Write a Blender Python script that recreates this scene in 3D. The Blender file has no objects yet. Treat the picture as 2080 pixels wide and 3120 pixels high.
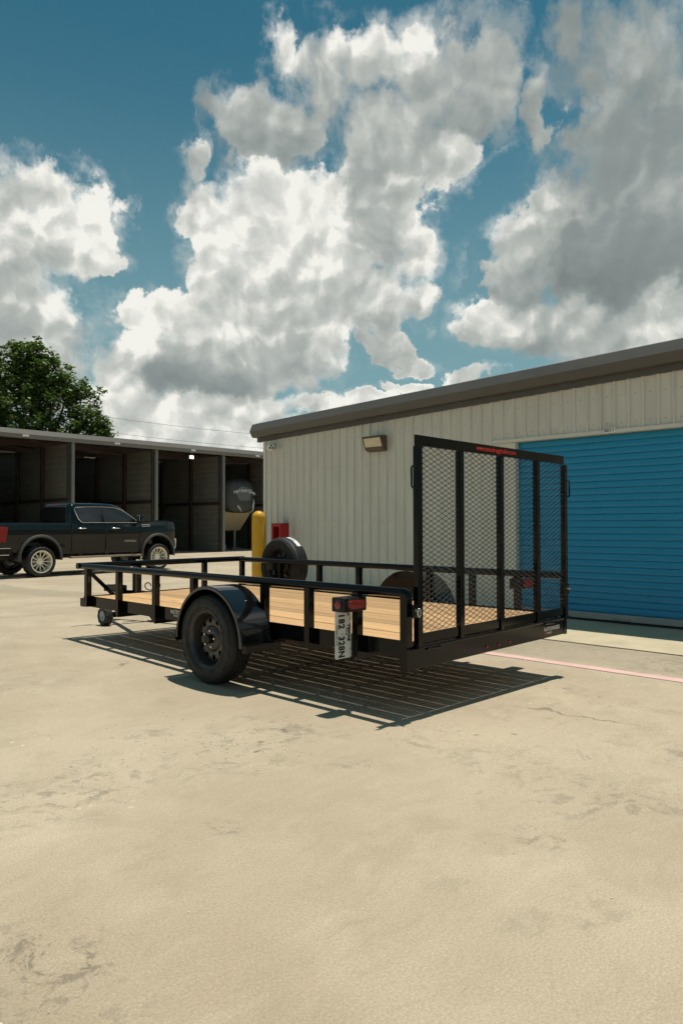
import bpy, math, random
from mathutils import Vector, Matrix
R = math.radians
S = bpy.context.scene
C = S.collection
random.seed(7)

# ------------------------------------------------------------------ camera
YAW, PIT, ROL = R(43.83), R(1.03), R(-0.12)
CAM = Vector((-3.339, -2.664, 1.181))
F = Vector((math.cos(YAW)*math.cos(PIT), math.sin(YAW)*math.cos(PIT), math.sin(PIT)))
RT = Vector((math.sin(YAW), -math.cos(YAW), 0))
UP = RT.cross(F)
R2 = RT*math.cos(ROL)+UP*math.sin(ROL); U2 = UP*math.cos(ROL)-RT*math.sin(ROL)
cam = bpy.data.cameras.new('camera'); cam.sensor_fit = 'HORIZONTAL'; cam.sensor_width = 24
cam.lens = 24*2156.46/2080; cam.clip_start = .05; cam.clip_end = 3000
co = bpy.data.objects.new('camera', cam); C.objects.link(co)
M = Matrix((R2, U2, -F)).transposed().to_4x4(); M.translation = CAM
co.matrix_world = M
S.camera = co

# ------------------------------------------------------------------ sun
SUN = Vector((-.18, .03, -1)).normalized()        # direction the light travels
EL = math.asin(-SUN.z); AZ = math.atan2(-SUN.x, -SUN.y)
ld = bpy.data.lights.new('sun', 'SUN'); ld.energy = 4.7; ld.angle = R(.53); ld.color = (1, .935, .83)
lo = bpy.data.objects.new('sun', ld); C.objects.link(lo)
lo.rotation_euler = SUN.to_track_quat('-Z', 'Y').to_euler(); lo.location = (0, 0, 30)

# ------------------------------------------------------------------ world: blue sky with cumulus
S.view_settings.view_transform = 'Standard'; S.view_settings.look = 'None'
S.view_settings.exposure = 0; S.view_settings.gamma = 1
S.cycles.use_denoising = True
S.cycles.max_bounces = 5; S.cycles.diffuse_bounces = 3; S.cycles.glossy_bounces = 3; S.cycles.transmission_bounces = 2
S.cycles.use_adaptive_sampling = True; S.cycles.adaptive_threshold = .03; S.cycles.adaptive_min_samples = 16
W = bpy.data.worlds.new('World'); S.world = W; W.use_nodes = True
wt = W.node_tree; wt.nodes.clear()
def N(t, typ, **k):
    n = t.nodes.new(typ)
    for a, b in k.items(): setattr(n, a, b)
    return n
def lk(t, a, b): t.links.new(a, b)
class NT:
    """small expression builder on a node tree"""
    def __init__(s, t): s.t = t
    def put(s, sock, v):
        if isinstance(v, bpy.types.NodeSocket): s.t.links.new(v, sock)
        else: sock.default_value = v
    def m(s, op, *a, clamp=False):
        n = N(s.t, 'ShaderNodeMath', operation=op, use_clamp=clamp)
        for i, v in enumerate(a): s.put(n.inputs[i], v)
        return n.outputs[0]
    def v(s, op, *a):
        n = N(s.t, 'ShaderNodeVectorMath', operation=op)
        for i, x in enumerate(a): s.put(n.inputs[3] if (op == 'SCALE' and i == 1) else n.inputs[i], x)
        return n.outputs[1] if op in ('DOT_PRODUCT', 'LENGTH', 'DISTANCE') else n.outputs[0]
    def noise(s, vec, scale, detail=4, rough=.55, dist=0, col=False, lac=2.0):
        n = N(s.t, 'ShaderNodeTexNoise'); s.put(n.inputs['Vector'], vec)
        n.inputs['Scale'].default_value = scale; n.inputs['Detail'].default_value = detail
        n.inputs['Roughness'].default_value = rough; n.inputs['Distortion'].default_value = dist
        n.inputs['Lacunarity'].default_value = lac
        return n.outputs['Color' if col else 'Fac']
    def ramp(s, f, a, b, c=0., d=1., smooth=True):
        n = N(s.t, 'ShaderNodeMapRange', interpolation_type='SMOOTHSTEP' if smooth else 'LINEAR')
        s.put(n.inputs[0], f)
        for i, x in zip((1, 2, 3, 4), (a, b, c, d)): s.put(n.inputs[i], x)
        return n.outputs[0]
    def mix(s, f, a, b, mode='MIX'):
        n = N(s.t, 'ShaderNodeMix', data_type='RGBA', blend_type=mode)
        s.put(n.inputs[0], f); s.put(n.inputs[6], a); s.put(n.inputs[7], b)
        return n.outputs[2]
def c4(r, g, b): return (r, g, b, 1)

# cumulus heaps: azimuth from +X, elevation, half width, half height (degrees), brightness, light gradient
HEAPS = [(66.5,22.9,3.9,2.9,0.86,0.25),(63.2,22.4,2.6,1.7,0.92,0.25),(67.9,20.1,5.2,3.3,0.8,0.2),(64.6,20.2,3.4,2.2,0.82,0.2),(68.6,16,4.3,3.9,0.76,0.2),(67.9,11.4,6,4.4,0.66,0.15),(66.8,13,3.2,3.6,0.66,0.12),(60.1,15.6,2.8,2,0.97,0.2),(60.4,12.6,3,2.6,0.92,0.2),(55.5,15.8,4.3,2.7,0.9,0.3),(51.7,13.9,7.8,3.7,0.74,0.3),(46.8,14.4,4.1,3.1,0.66,0.25),(54.8,11.8,7.5,2.4,0.5,0.2),(53.8,20.6,2.9,2.4,0.98,0.25),(50.3,22.9,5.2,3.6,0.92,0.3),(46,21.8,5.3,4.9,0.86,0.3),(46.8,17.7,6.4,4.4,0.8,0.3),(40.4,22.4,4.3,4.9,0.72,0.2),(37.9,20.7,2.5,2.6,0.8,0.2),(40.7,17.3,4.1,2.4,0.7,0.15),(51.7,17.9,4.3,3,0.86,0.25),(54.4,24.2,2.4,1.8,0.82,0.15),(48.2,25.2,4.2,1.6,0.86,0.2),(41.1,25.7,4.2,2.6,0.62,0.15),(49.6,29.5,4.6,2.8,0.6,0.12),(44.6,32.3,3.6,3.3,0.68,0.15),(40.7,33.2,3.3,2.8,0.82,0.25),(37.5,34.1,1.5,2.1,0.95,0.1),(35.7,32,4.5,3.6,0.62,0.12),(32.3,32.2,3.4,3.7,0.55,0.1),(48.9,34.4,1.2,2.2,0.9,0.1),(47.1,32.7,1.8,1.5,0.86,0.1),(39.6,29,5.6,2.8,0.66,0.15),(35.1,27.1,2.5,2.3,0.86,0.15),(55.5,26.9,1.6,1.6,0.8,0.1),(53.8,30.9,1.5,1.1,0.5,0.05),(27.9,29.7,1.3,2.7,0.55,0.05),(33,30.2,3.6,2.4,0.56,0.1),(21.2,31.7,5.3,4.2,0.52,0.08),(19.8,26.4,6.4,6.7,0.5,0.1),(22.9,23,5.8,4,0.5,0.15),(20.5,18.9,10.2,4.9,0.42,0.2),(28.3,21,2.9,2.6,0.8,0.25),(27,23.3,2.2,1.9,0.84,0.2),(30,18.4,2.9,2.3,0.62,0.25),(31.7,15.5,2.8,2.2,0.86,0.25),(27.7,14.8,5.3,2.6,0.66,0.2),(22.3,14,7,2.6,0.72,0.2),(18.7,15.2,3.4,2.2,0.84,0.2),(25.3,34,2,2,0.5,0.05),(59.8,9.3,5.4,2,0.86,0.15),(56.1,8.4,6.5,2,0.84,0.15),(51.7,8.9,4.2,2.1,0.8,0.15),(60.4,6.6,8.7,2,0.84,0.1),(51.7,6.1,4.2,1.4,0.86,0.1),(45.4,9.8,3.8,1.1,0.88,0.1),(40.8,9.8,3.5,0.9,0.86,0.1),(37.6,13,1.7,0.9,0.82,0.1),(33.4,11.7,2.7,0.8,0.86,0.1),(38.7,11.1,1.7,0.5,0.84,0.05),(36.9,17.2,1.5,1.5,0.75,0.1),(39.7,14.3,2.1,1.2,0.66,0.1)]
# the sky goes on all round with the same kind of heaps
rs = random.Random(3)
for k in range(14):
    w = rs.uniform(9, 17); HEAPS.append((rs.choice((-150, -120, -95, -70, -40, -15, 105, 130, 160))+rs.uniform(-8, 8), rs.uniform(10, 44), w, w*.55, rs.uniform(.55, .9), .2))
def build_sky():
    e = NT(wt)
    tc = N(wt, 'ShaderNodeTexCoord')
    d = e.v('NORMALIZE', tc.outputs['Generated'])
    sx = N(wt, 'ShaderNodeSeparateXYZ'); lk(wt, d, sx.inputs[0])
    A = e.m('MULTIPLY', e.m('ARCTAN2', sx.outputs[1], sx.outputs[0]), 57.2958)
    E_ = e.m('MULTIPLY', e.m('ARCSINE', sx.outputs[2]), 57.2958)
    cb = N(wt, 'ShaderNodeCombineXYZ'); lk(wt, A, cb.inputs[0]); lk(wt, E_, cb.inputs[1])
    p0 = cb.outputs[0]                                  # azimuth, elevation in degrees
    sky = N(wt, 'ShaderNodeTexSky', sky_type='NISHITA', sun_disc=False, sun_elevation=EL, sun_rotation=AZ,
            altitude=0, air_density=1.0, dust_density=.8, ozone_density=1.6)
    def n2(vec, sc, det, ro=.55, col=False):
        n = N(wt, 'ShaderNodeTexNoise', noise_dimensions='2D'); lk(wt, vec, n.inputs['Vector'])
        n.inputs['Scale'].default_value = sc; n.inputs['Detail'].default_value = det; n.inputs['Roughness'].default_value = ro
        return n.outputs['Color' if col else 'Fac']
    def vor(vec, sc):
        n = N(wt, 'ShaderNodeTexVoronoi', voronoi_dimensions='2D', feature='F1'); lk(wt, vec, n.inputs['Vector']); n.inputs['Scale'].default_value = sc
        return n.outputs['Distance']
    w1 = e.v('MULTIPLY', e.v('SUBTRACT', n2(p0, .16, 2, .5, True), (.5, .5, .5)), (5.0, 4.2, 0))
    w2 = e.v('MULTIPLY', e.v('SUBTRACT', n2(p0, .75, 4, .6, True), (.5, .5, .5)), (1.9, 1.7, 0))
    w = e.v('ADD', w1, w2)
    p = e.v('ADD', p0, w)
    best = sw = sb = None
    for (az, el, a, b, br, gr) in HEAPS:
        n = N(wt, 'ShaderNodeVectorMath', operation='MULTIPLY_ADD'); lk(wt, p, n.inputs[0])
        n.inputs[1].default_value = (1/a, 1/b, 0); n.inputs[2].default_value = (-az/a, -el/b, 1); v = n.outputs[0]
        mm = e.m('SUBTRACT', 2.0, e.v('DOT_PRODUCT', v, v))
        best = mm if best is None else e.m('SMOOTH_MAX', best, mm, .25)
        wgt = e.m('POWER', e.m('MAXIMUM', e.m('ADD', mm, .7), .002), 3.0)
        val = e.v('DOT_PRODUCT', v, (-.65*gr, .85*gr, br))
        sw = wgt if sw is None else e.m('ADD', sw, wgt)
        sb = e.m('MULTIPLY', wgt, val) if sb is None else e.m('MULTIPLY_ADD', wgt, val, sb)
    bright = e.m('DIVIDE', sb, sw)
    def height(q):
        return e.m('ADD', e.m('MULTIPLY_ADD', vor(q, .24), -.62, e.m('MULTIPLY', vor(q, .72), -.22)), e.m('MULTIPLY', n2(q, .7, 4, .5), .30))
    pw = e.v('ADD', p0, e.v('SCALE', w, .55))
    h0 = height(pw); h1 = height(e.v('ADD', pw, (.55, .85, 0)))
    fb = n2(p0, .42, 7, .60)
    dens = e.m('ADD', e.m('MULTIPLY', best, 1.25), e.m('MULTIPLY', e.m('SUBTRACT', fb, .5), 1.75))
    dens = e.m('ADD', dens, e.m('MULTIPLY', e.m('ADD', h0, .28), .9))
    soft = e.m('ADD', e.ramp(n2(p0, .13, 2), .35, .65, .22, .9), e.ramp(E_, 22, 32, 0, .45))
    alpha = e.ramp(dens, -.10, soft)
    # thin veil round the heaps
    veil = e.m('MULTIPLY', e.ramp(e.m('ADD', best, e.m('MULTIPLY', e.m('SUBTRACT', fb, .5), 2.2)), -1.1, .5, 0, .55), e.ramp(E_, 12, 25, .35, 1.0))
    alpha = e.m('MAXIMUM', alpha, e.m('MULTIPLY', veil, e.ramp(n2(p0, .3, 4, .6), .36, .62)))
    lit = e.ramp(bright, .45, .85, .35, 1.0)
    dh = e.m('SUBTRACT', h0, h1); rel = e.m('MULTIPLY', e.m('ADD', e.m('MULTIPLY', e.m('MAXIMUM', dh, 0), 1.0), e.m('MULTIPLY', e.m('MINIMUM', dh, 0), .5)), lit)
    edge = e.ramp(dens, .0, 1.1, .14, .02)
    lum = e.m('ADD', e.m('ADD', bright, rel), edge)
    lum = e.m('ADD', lum, e.m('MULTIPLY', e.m('SUBTRACT', n2(p0, .2, 4, .6), .5), .28))
    cr = N(wt, 'ShaderNodeValToRGB'); el_ = cr.color_ramp.elements
    lk(wt, e.ramp(lum, .3, 1.05, smooth=False), cr.inputs[0])
    el_[0].position = 0; el_[0].color = c4(.225, .258, .252)
    el_[1].position = 1; el_[1].color = c4(1.0, .99, .92)
    for pos, col in ((.3, (.30, .345, .335)), (.6, (.52, .55, .52)), (.82, (.76, .77, .72))):
        x = el_.new(pos); x.color = c4(*col)
    skyc = e.mix(1.0, sky.outputs[0], c4(.0245, .070, .062), 'MULTIPLY')
    skyc = e.mix(e.ramp(sx.outputs[2], .05, .62, .95, 0), skyc, c4(.26, .435, .475))
    col = e.mix(alpha, skyc, cr.outputs[0])
    bg = N(wt, 'ShaderNodeBackground'); lk(wt, col, bg.inputs[0]); bg.inputs[1].default_value = .90
    out = N(wt, 'ShaderNodeOutputWorld'); lk(wt, bg.outputs[0], out.inputs[0])
build_sky()
W.cycles.sampling_method = 'NONE'

# ------------------------------------------------------------------ materials
def mat(name, col, rough=.5, metal=0., var=.12, scale=4., bump=0., bscale=60., coat=0., spec=.5, emit=None, dirt=None, stretch=None):
    m = bpy.data.materials.new(name); m.use_nodes = True
    t = m.node_tree; e = NT(t); b = t.nodes['Principled BSDF']
    tc = N(t, 'ShaderNodeTexCoord'); vec = tc.outputs['Object']
    if stretch:
        mp = N(t, 'ShaderNodeMapping'); lk(t, vec, mp.inputs[0]); mp.inputs['Scale'].default_value = stretch; vec = mp.outputs[0]
    n = e.noise(vec, scale, 6, .6)
    k = e.ramp(n, .25, .75, 1-var, 1+var, smooth=False)
    cc = e.mix(1.0, c4(*col), k, 'MULTIPLY')
    if dirt:
        dn = e.ramp(e.noise(vec, scale*.6, 8, .7), .48, .72)
        cc = e.mix(e.m('MULTIPLY', dn, dirt[3]), cc, c4(*dirt[:3]))
    lk(t, cc, b.inputs['Base Color'])
    rr = e.ramp(e.noise(vec, scale*2.3, 5, .6), .3, .7, max(.02, rough*.8), min(1, rough*1.25), smooth=False)
    lk(t, rr, b.inputs['Roughness'])
    b.inputs['Metallic'].default_value = metal; b.inputs['Coat Weight'].default_value = coat
    b.inputs['Specular IOR Level'].default_value = spec
    if emit:
        b.inputs['Emission Color'].default_value = c4(*emit[:3]); b.inputs['Emission Strength'].default_value = emit[3]
    if bump:
        bn = N(t, 'ShaderNodeBump'); bn.inputs['Strength'].default_value = bump; bn.inputs['Distance'].default_value = .004
        lk(t, e.noise(vec, bscale, 6, .6), bn.inputs['Height']); lk(t, bn.outputs[0], b.inputs['Normal'])
    return m
def ground_mat():
    m = bpy.data.materials.new('concrete'); m.use_nodes = True
    t = m.node_tree; e = NT(t); b = t.nodes['Principled BSDF']
    tc = N(t, 'ShaderNodeTexCoord'); P = tc.outputs['Object']
    wv = e.v('SCALE', e.v('SUBTRACT', e.noise(P, 1.6, 5, .6, col=True), (.5, .5, .5)), .5)
    Pw = e.v('ADD', P, wv)
    big = e.noise(Pw, .55, 4, .62); mid = e.noise(Pw, 2.4, 5, .65); fine = e.noise(P, 120, 3, .75); grit = e.noise(P, 260, 2, .6)
    col = e.mix(e.ramp(big, .34, .66), c4(.362, .296, .210), c4(.437, .366, .268))
    col = e.mix(e.m('MULTIPLY', e.ramp(mid, .5, .72), .45), col, c4(.30, .25, .17))
    col = e.mix(e.m('MULTIPLY', e.ramp(e.noise(Pw, 1.1, 5, .6), .55, .75), .4), col, c4(.48, .415, .295))
    # brush / wear streaks
    mp = N(t, 'ShaderNodeMapping'); lk(t, Pw, mp.inputs[0]); mp.inputs['Rotation'].default_value = (0, 0, R(33)); mp.inputs['Scale'].default_value = (1.2, 7, 1)
    st = e.noise(mp.outputs[0], 2.0, 4, .65)
    col = e.mix(e.m('MULTIPLY', e.ramp(st, .52, .75), .30), col, c4(.285, .24, .17))
    col = e.mix(e.m('MULTIPLY', e.ramp(st, .48, .25), .22), col, c4(.49, .43, .32))
    # dark scuffs and stains with their own shape
    sp = e.noise(Pw, 1.9, 8, .78)
    scz = e.ramp(e.noise(P, .42, 3, .5), .42, .62)
    col = e.mix(e.m('MULTIPLY', e.m('MULTIPLY', e.ramp(sp, .56, .66), scz), .5), col, c4(.155, .135, .095))
    # pitted, dirty places (world position, radius, strength)
    spn = e.noise(Pw, 9, 8, .76); spl = e.ramp(spn, .50, .61)
    for (x, y, r, k) in ((-2.45, -.71, .16, 1.0), (-2.56, -.84, .34, .75), (-2.62, -.55, .22, .7), (-.62, .42, .42, .75), (-1.11, .22, .42, .6), (-.82, -.22, .13, .9), (-1.67, -.35, .11, .9), (-.43, -1.19, .40, .55), (-.9, -1.39, .20, .75), (-.24, -.70, .30, .5), (-2.09, .45, .42, .85), (-1.67, .47, .3, .6), (-.29, -.25, .2, .6), (-.33, -1.5, .25, .6), (3.1, -.6, .8, .75), (3.15, .9, .7, .7), (3.1, -2.2, .8, .6), (-3.2, 2.6, .9, .6), (-1.2, 2.9, .6, .35)):
        dd = e.v('DISTANCE', e.v('MULTIPLY', Pw, (1, 1, 0)), (x, y, 0))
        col = e.mix(e.m('MULTIPLY', e.m('MULTIPLY', e.ramp(dd, r*1.3, r*.2), spl), k*.62), col, c4(.135, .115, .082))
    # the worn corner close to the camera
    dd = e.v('DISTANCE', e.v('MULTIPLY', Pw, (1, 1, 0)), (-2.85, -.75, 0))
    col = e.mix(e.ramp(dd, .50, .1, 0, .30), col, c4(.21, .175, .12))
    # a greyer, dirtier lane between the painted line and the apron
    sx = N(t, 'ShaderNodeSeparateXYZ'); lk(t, Pw, sx.inputs[0])
    lane = e.m('MULTIPLY', e.ramp(sx.outputs[0], 2.5, 2.75), e.ramp(sx.outputs[0], 3.62, 3.55))
    col = e.mix(e.m('MULTIPLY', lane, .42), col, c4(.235, .205, .148))
    # aggregate speckle
    gr2 = e.noise(P, 28, 3, .75)
    col = e.mix(1.0, col, e.ramp(fine, .25, .75, .74, 1.26, smooth=False), 'MULTIPLY')
    vp = N(t, 'ShaderNodeTexVoronoi'); lk(t, Pw, vp.inputs['Vector']); vp.inputs['Scale'].default_value = 5.5
    pit = e.m('MULTIPLY', e.ramp(vp.outputs['Distance'], .13, .06), e.ramp(e.noise(P, .9, 3, .6), .54, .62))
    col = e.mix(e.m('MULTIPLY', pit, .75), col, c4(.13, .11, .08))
    col = e.mix(e.ramp(gr2, .45, .72, 0, .10), col, c4(.26, .21, .14))
    col = e.mix(e.ramp(gr2, .42, .2, 0, .12), col, c4(.58, .50, .37))
    col = e.mix(e.m('MULTIPLY', e.ramp(grit, .60, .75), .5), col, c4(.55, .48, .36))
    col = e.mix(e.m('MULTIPLY', e.ramp(grit, .40, .27), .55), col, c4(.14, .12, .09))
    vo = N(t, 'ShaderNodeTexVoronoi'); lk(t, P, vo.inputs['Vector']); vo.inputs['Scale'].default_value = 11
    spk = e.m('MULTIPLY', e.ramp(vo.outputs['Distance'], .16, .10), e.ramp(e.noise(P, 1.3, 4, .6), .60, .66))
    col = e.mix(e.m('MULTIPLY', spk, .6), col, c4(.62, .56, .44))
    # hairline cracks
    vc = N(t, 'ShaderNodeTexVoronoi', feature='DISTANCE_TO_EDGE'); lk(t, e.v('ADD', P, e.v('SCALE', wv, 1.3)), vc.inputs['Vector']); vc.inputs['Scale'].default_value = .22
    ck = e.m('MULTIPLY', e.ramp(vc.outputs['Distance'], .0034, .0008), e.ramp(e.noise(P, .7, 3, .5), .46, .54))
    col = e.mix(e.m('MULTIPLY', ck, .6), col, c4(.13, .11, .08))
    lk(t, col, b.inputs['Base Color'])
    b.inputs['Roughness'].default_value = .85; b.inputs['Specular IOR Level'].default_value = .25
    bn = N(t, 'ShaderNodeBump'); bn.inputs['Strength'].default_value = .3; bn.inputs['Distance'].default_value = .004
    h = e.m('ADD', e.m('MULTIPLY', fine, .6), e.m('MULTIPLY', gr2, .35))
    h = e.m('SUBTRACT', h, e.m('MULTIPLY', ck, .5))
    lk(t, h, bn.inputs['Height']); lk(t, bn.outputs[0], b.inputs['Normal'])
    return m
def wood_mat():
    m = bpy.data.materials.new('pine'); m.use_nodes = True
    t = m.node_tree; e = NT(t); b = t.nodes['Principled BSDF']
    tc = N(t, 'ShaderNodeTexCoord'); oi = N(t, 'ShaderNodeObjectInfo')
    off = N(t, 'ShaderNodeCombineXYZ'); lk(t, e.m('MULTIPLY', oi.outputs['Random'], 37), off.inputs[1]); lk(t, e.m('MULTIPLY', oi.outputs['Random'], 11), off.inputs[0])
    P = e.v('ADD', tc.outputs['Object'], off.outputs[0])
    mp = N(t, 'ShaderNodeMapping'); lk(t, P, mp.inputs[0]); mp.inputs['Scale'].default_value = (34, 1.3, 10)
    g = e.noise(mp.outputs[0], 1.3, 7, .6, dist=.8)
    wv = N(t, 'ShaderNodeTexWave', wave_type='BANDS', bands_direction='X'); mp2 = N(t, 'ShaderNodeMapping'); lk(t, P, mp2.inputs[0]); mp2.inputs['Scale'].default_value = (9, .35, 3)
    lk(t, mp2.outputs[0], wv.inputs[0]); wv.inputs['Scale'].default_value = 2; wv.inputs['Distortion'].default_value = 7; wv.inputs['Detail'].default_value = 4; wv.inputs['Detail Scale'].default_value = .7
    col = e.mix(e.ramp(g, .3, .72), c4(.60, .38, .18), c4(.43, .24, .10))
    col = e.mix(e.m('MULTIPLY', wv.outputs['Fac'], .28), col, c4(.44, .245, .10))
    kn = N(t, 'ShaderNodeTexVoronoi'); mp3 = N(t, 'ShaderNodeMapping'); lk(t, P, mp3.inputs[0]); mp3.inputs['Scale'].default_value = (7, 1.6, 7)
    lk(t, mp3.outputs[0], kn.inputs[0]); kn.inputs['Scale'].default_value = .8
    col = e.mix(e.ramp(kn.outputs['Distance'], .15, .05, 0, .95), col, c4(.15, .065, .025))
    col = e.mix(1.0, col, e.ramp(oi.outputs['Random'], 0, 1, .70, 1.12, smooth=False), 'MULTIPLY')
    lk(t, col, b.inputs['Base Color']); b.inputs['Roughness'].default_value = .7
    bn = N(t, 'ShaderNodeBump'); bn.inputs['Strength'].default_value = .3; bn.inputs['Distance'].default_value = .003
    lk(t, g, bn.inputs['Height']); lk(t, bn.outputs[0], b.inputs['Normal'])
    return m
def leaf_mat():
    m = bpy.data.materials.new('leaves'); m.use_nodes = True
    t = m.node_tree; e = NT(t); b = t.nodes['Principled BSDF']
    g = N(t, 'ShaderNodeNewGeometry')
    col = e.mix(g.outputs['Random Per Island'], c4(.055, .100, .024), c4(.135, .200, .055))
    lk(t, col, b.inputs['Base Color']); b.inputs['Roughness'].default_value = .55
    tr = N(t, 'ShaderNodeBsdfTranslucent'); tr.inputs[0].default_value = c4(.10, .17, .02)
    mx = N(t, 'ShaderNodeMixShader'); mx.inputs[0].default_value = .3
    o = t.nodes['Material Output']
    lk(t, b.outputs[0], mx.inputs[1]); lk(t, tr.outputs[0], mx.inputs[2]); lk(t, mx.outputs[0], o.inputs[0])
    return m
MT = dict(
    concrete=ground_mat(), pine=wood_mat(), leaf=leaf_mat(),
    apron=mat('apron concrete', (.46, .395, .265), .85, var=.14, scale=3, bump=.4, dirt=(.22, .19, .14, .25)),
    joint=mat('joint filler', (.055, .045, .035), .9),
    pinkline=mat('faded red paint', (.62, .40, .36), .8, var=.12, scale=6, dirt=(.45, .38, .28, .45)),
    steel=mat('black enamel', (.0032, .0032, .0035), .10, var=.3, scale=6, coat=.0, spec=.22),
    fenderpaint=mat('gloss fender enamel', (.0045, .0045, .005), .07, var=.3, scale=5, spec=.75, dirt=(.045, .038, .03, .35)),
    meshsteel=mat('mesh enamel', (.010, .010, .010), .20, var=.1, spec=1.0, coat=.6),
    steel2=mat('dark enamel underside', (.02, .017, .014), .4, var=.3, scale=6),
    tyre=mat('tyre rubber', (.012, .0115, .011), .66, var=.25, scale=9, bump=.3, bscale=90, dirt=(.045, .039, .03, .35)),
    wheelblk=mat('black wheel', (.030, .027, .023), .34, var=.2, coat=.2),
    chrome=mat('chrome', (.8, .8, .78), .12, metal=1, var=.05),
    zinc=mat('zinc', (.55, .54, .5), .35, metal=1, var=.1),
    red=mat('red lens', (.24, .008, .008), .2, coat=.3, var=.12, scale=25),
    redpaint=mat('red plastic', (.42, .018, .015), .45, var=.12),
    redink=mat('red print', (.65, .03, .015), .5, var=.03),
    whiteink=mat('white print', (.62, .6, .56), .5, var=.03),
    blackplastic=mat('black plastic', (.007, .007, .007), .4, var=.2, spec=.25),
    plate=mat('plate white', (.72, .71, .66), .45, var=.05, scale=12),
    ink=mat('black ink', (.012, .012, .012), .5, var=.02),
    wall=mat('painted siding', (.62, .588, .515), .5, var=.09, scale=2.2, dirt=(.50, .465, .40, .45), stretch=(3, 3, .5)),
    trim=mat('light trim', (.64, .61, .53), .45, var=.05),
    fascia=mat('bronze fascia', (.088, .083, .074), .45, var=.08, scale=1.5),
    roofm=mat('roof metal', (.30, .29, .27), .5, var=.08),
    door=mat('blue door', (.004, .228, .425), .36, var=.10, scale=1.4, dirt=(.01, .21, .36, .4), stretch=(1, .5, 6)),
    alum=mat('aluminium bar', (.36, .35, .33), .5, metal=.3, var=.1),
    rubber=mat('rubber seal', (.012, .012, .012), .7),
    yellow=mat('yellow sleeve', (.60, .305, .004), .5, var=.10, scale=3, dirt=(.40, .19, .01, .35)),
    bronze=mat('bronze lamp', (.10, .065, .045), .45, var=.15),
    lens=mat('lamp lens', (.62, .54, .38), .25, var=.15, scale=20),
    white=mat('white plastic', (.75, .74, .70), .4, var=.04),
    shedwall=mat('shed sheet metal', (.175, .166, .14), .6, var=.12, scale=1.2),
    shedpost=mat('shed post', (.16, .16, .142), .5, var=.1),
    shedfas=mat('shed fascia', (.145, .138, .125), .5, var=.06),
    girt=mat('red iron', (.045, .021, .018), .6, var=.2),
    floodlit=mat('lit flood lamp', (.9, .9, .85), .4, emit=(1, .97, .88, 2.2)),
    truckpaint=mat('dark truck paint', (.0040, .0064, .0068), .06, coat=.0, spec=.40, var=.2),
    glass=mat('tinted glass', (.006, .009, .010), .05, coat=.6, var=.1),
    flare=mat('flare plastic', (.05, .048, .046), .6, var=.1),
    rimm=mat('machined rim', (.78, .74, .62), .30, metal=.35, var=.08),
    board=mat('running board', (.30, .25, .19), .45, metal=.3, var=.1),
    headl=mat('headlight', (.55, .52, .47), .12, coat=.8, var=.25, scale=20),
    amber=mat('amber', (.45, .16, .03), .25),
    rvdark=mat('rv cap', (.040, .042, .042), .5, var=.2),
    rvgrey=mat('rv panel', (.12, .13, .13), .5, var=.15),
    rvlight=mat('rv stripe', (.55, .60, .60), .3, var=.1),
    rvbeige=mat('rv beige', (.50, .41, .26), .5, var=.1),
    bark=mat('bark', (.10, .075, .05), .9, var=.3, bump=.5, bscale=20),
    grey=mat('galvanised', (.30, .30, .28), .5, metal=.4, var=.15),
    dollyrim=mat('pale blue rim', (.36, .42, .45), .4, var=.1),
    flake=mat('pale flakes', (.56, .50, .40), .8, var=.25, scale=30),
    bluelabel=mat('blue print', (.08, .25, .42), .5, var=.3, scale=60),
    wire=mat('power cable', (.05, .05, .05), .6),
)

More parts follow.
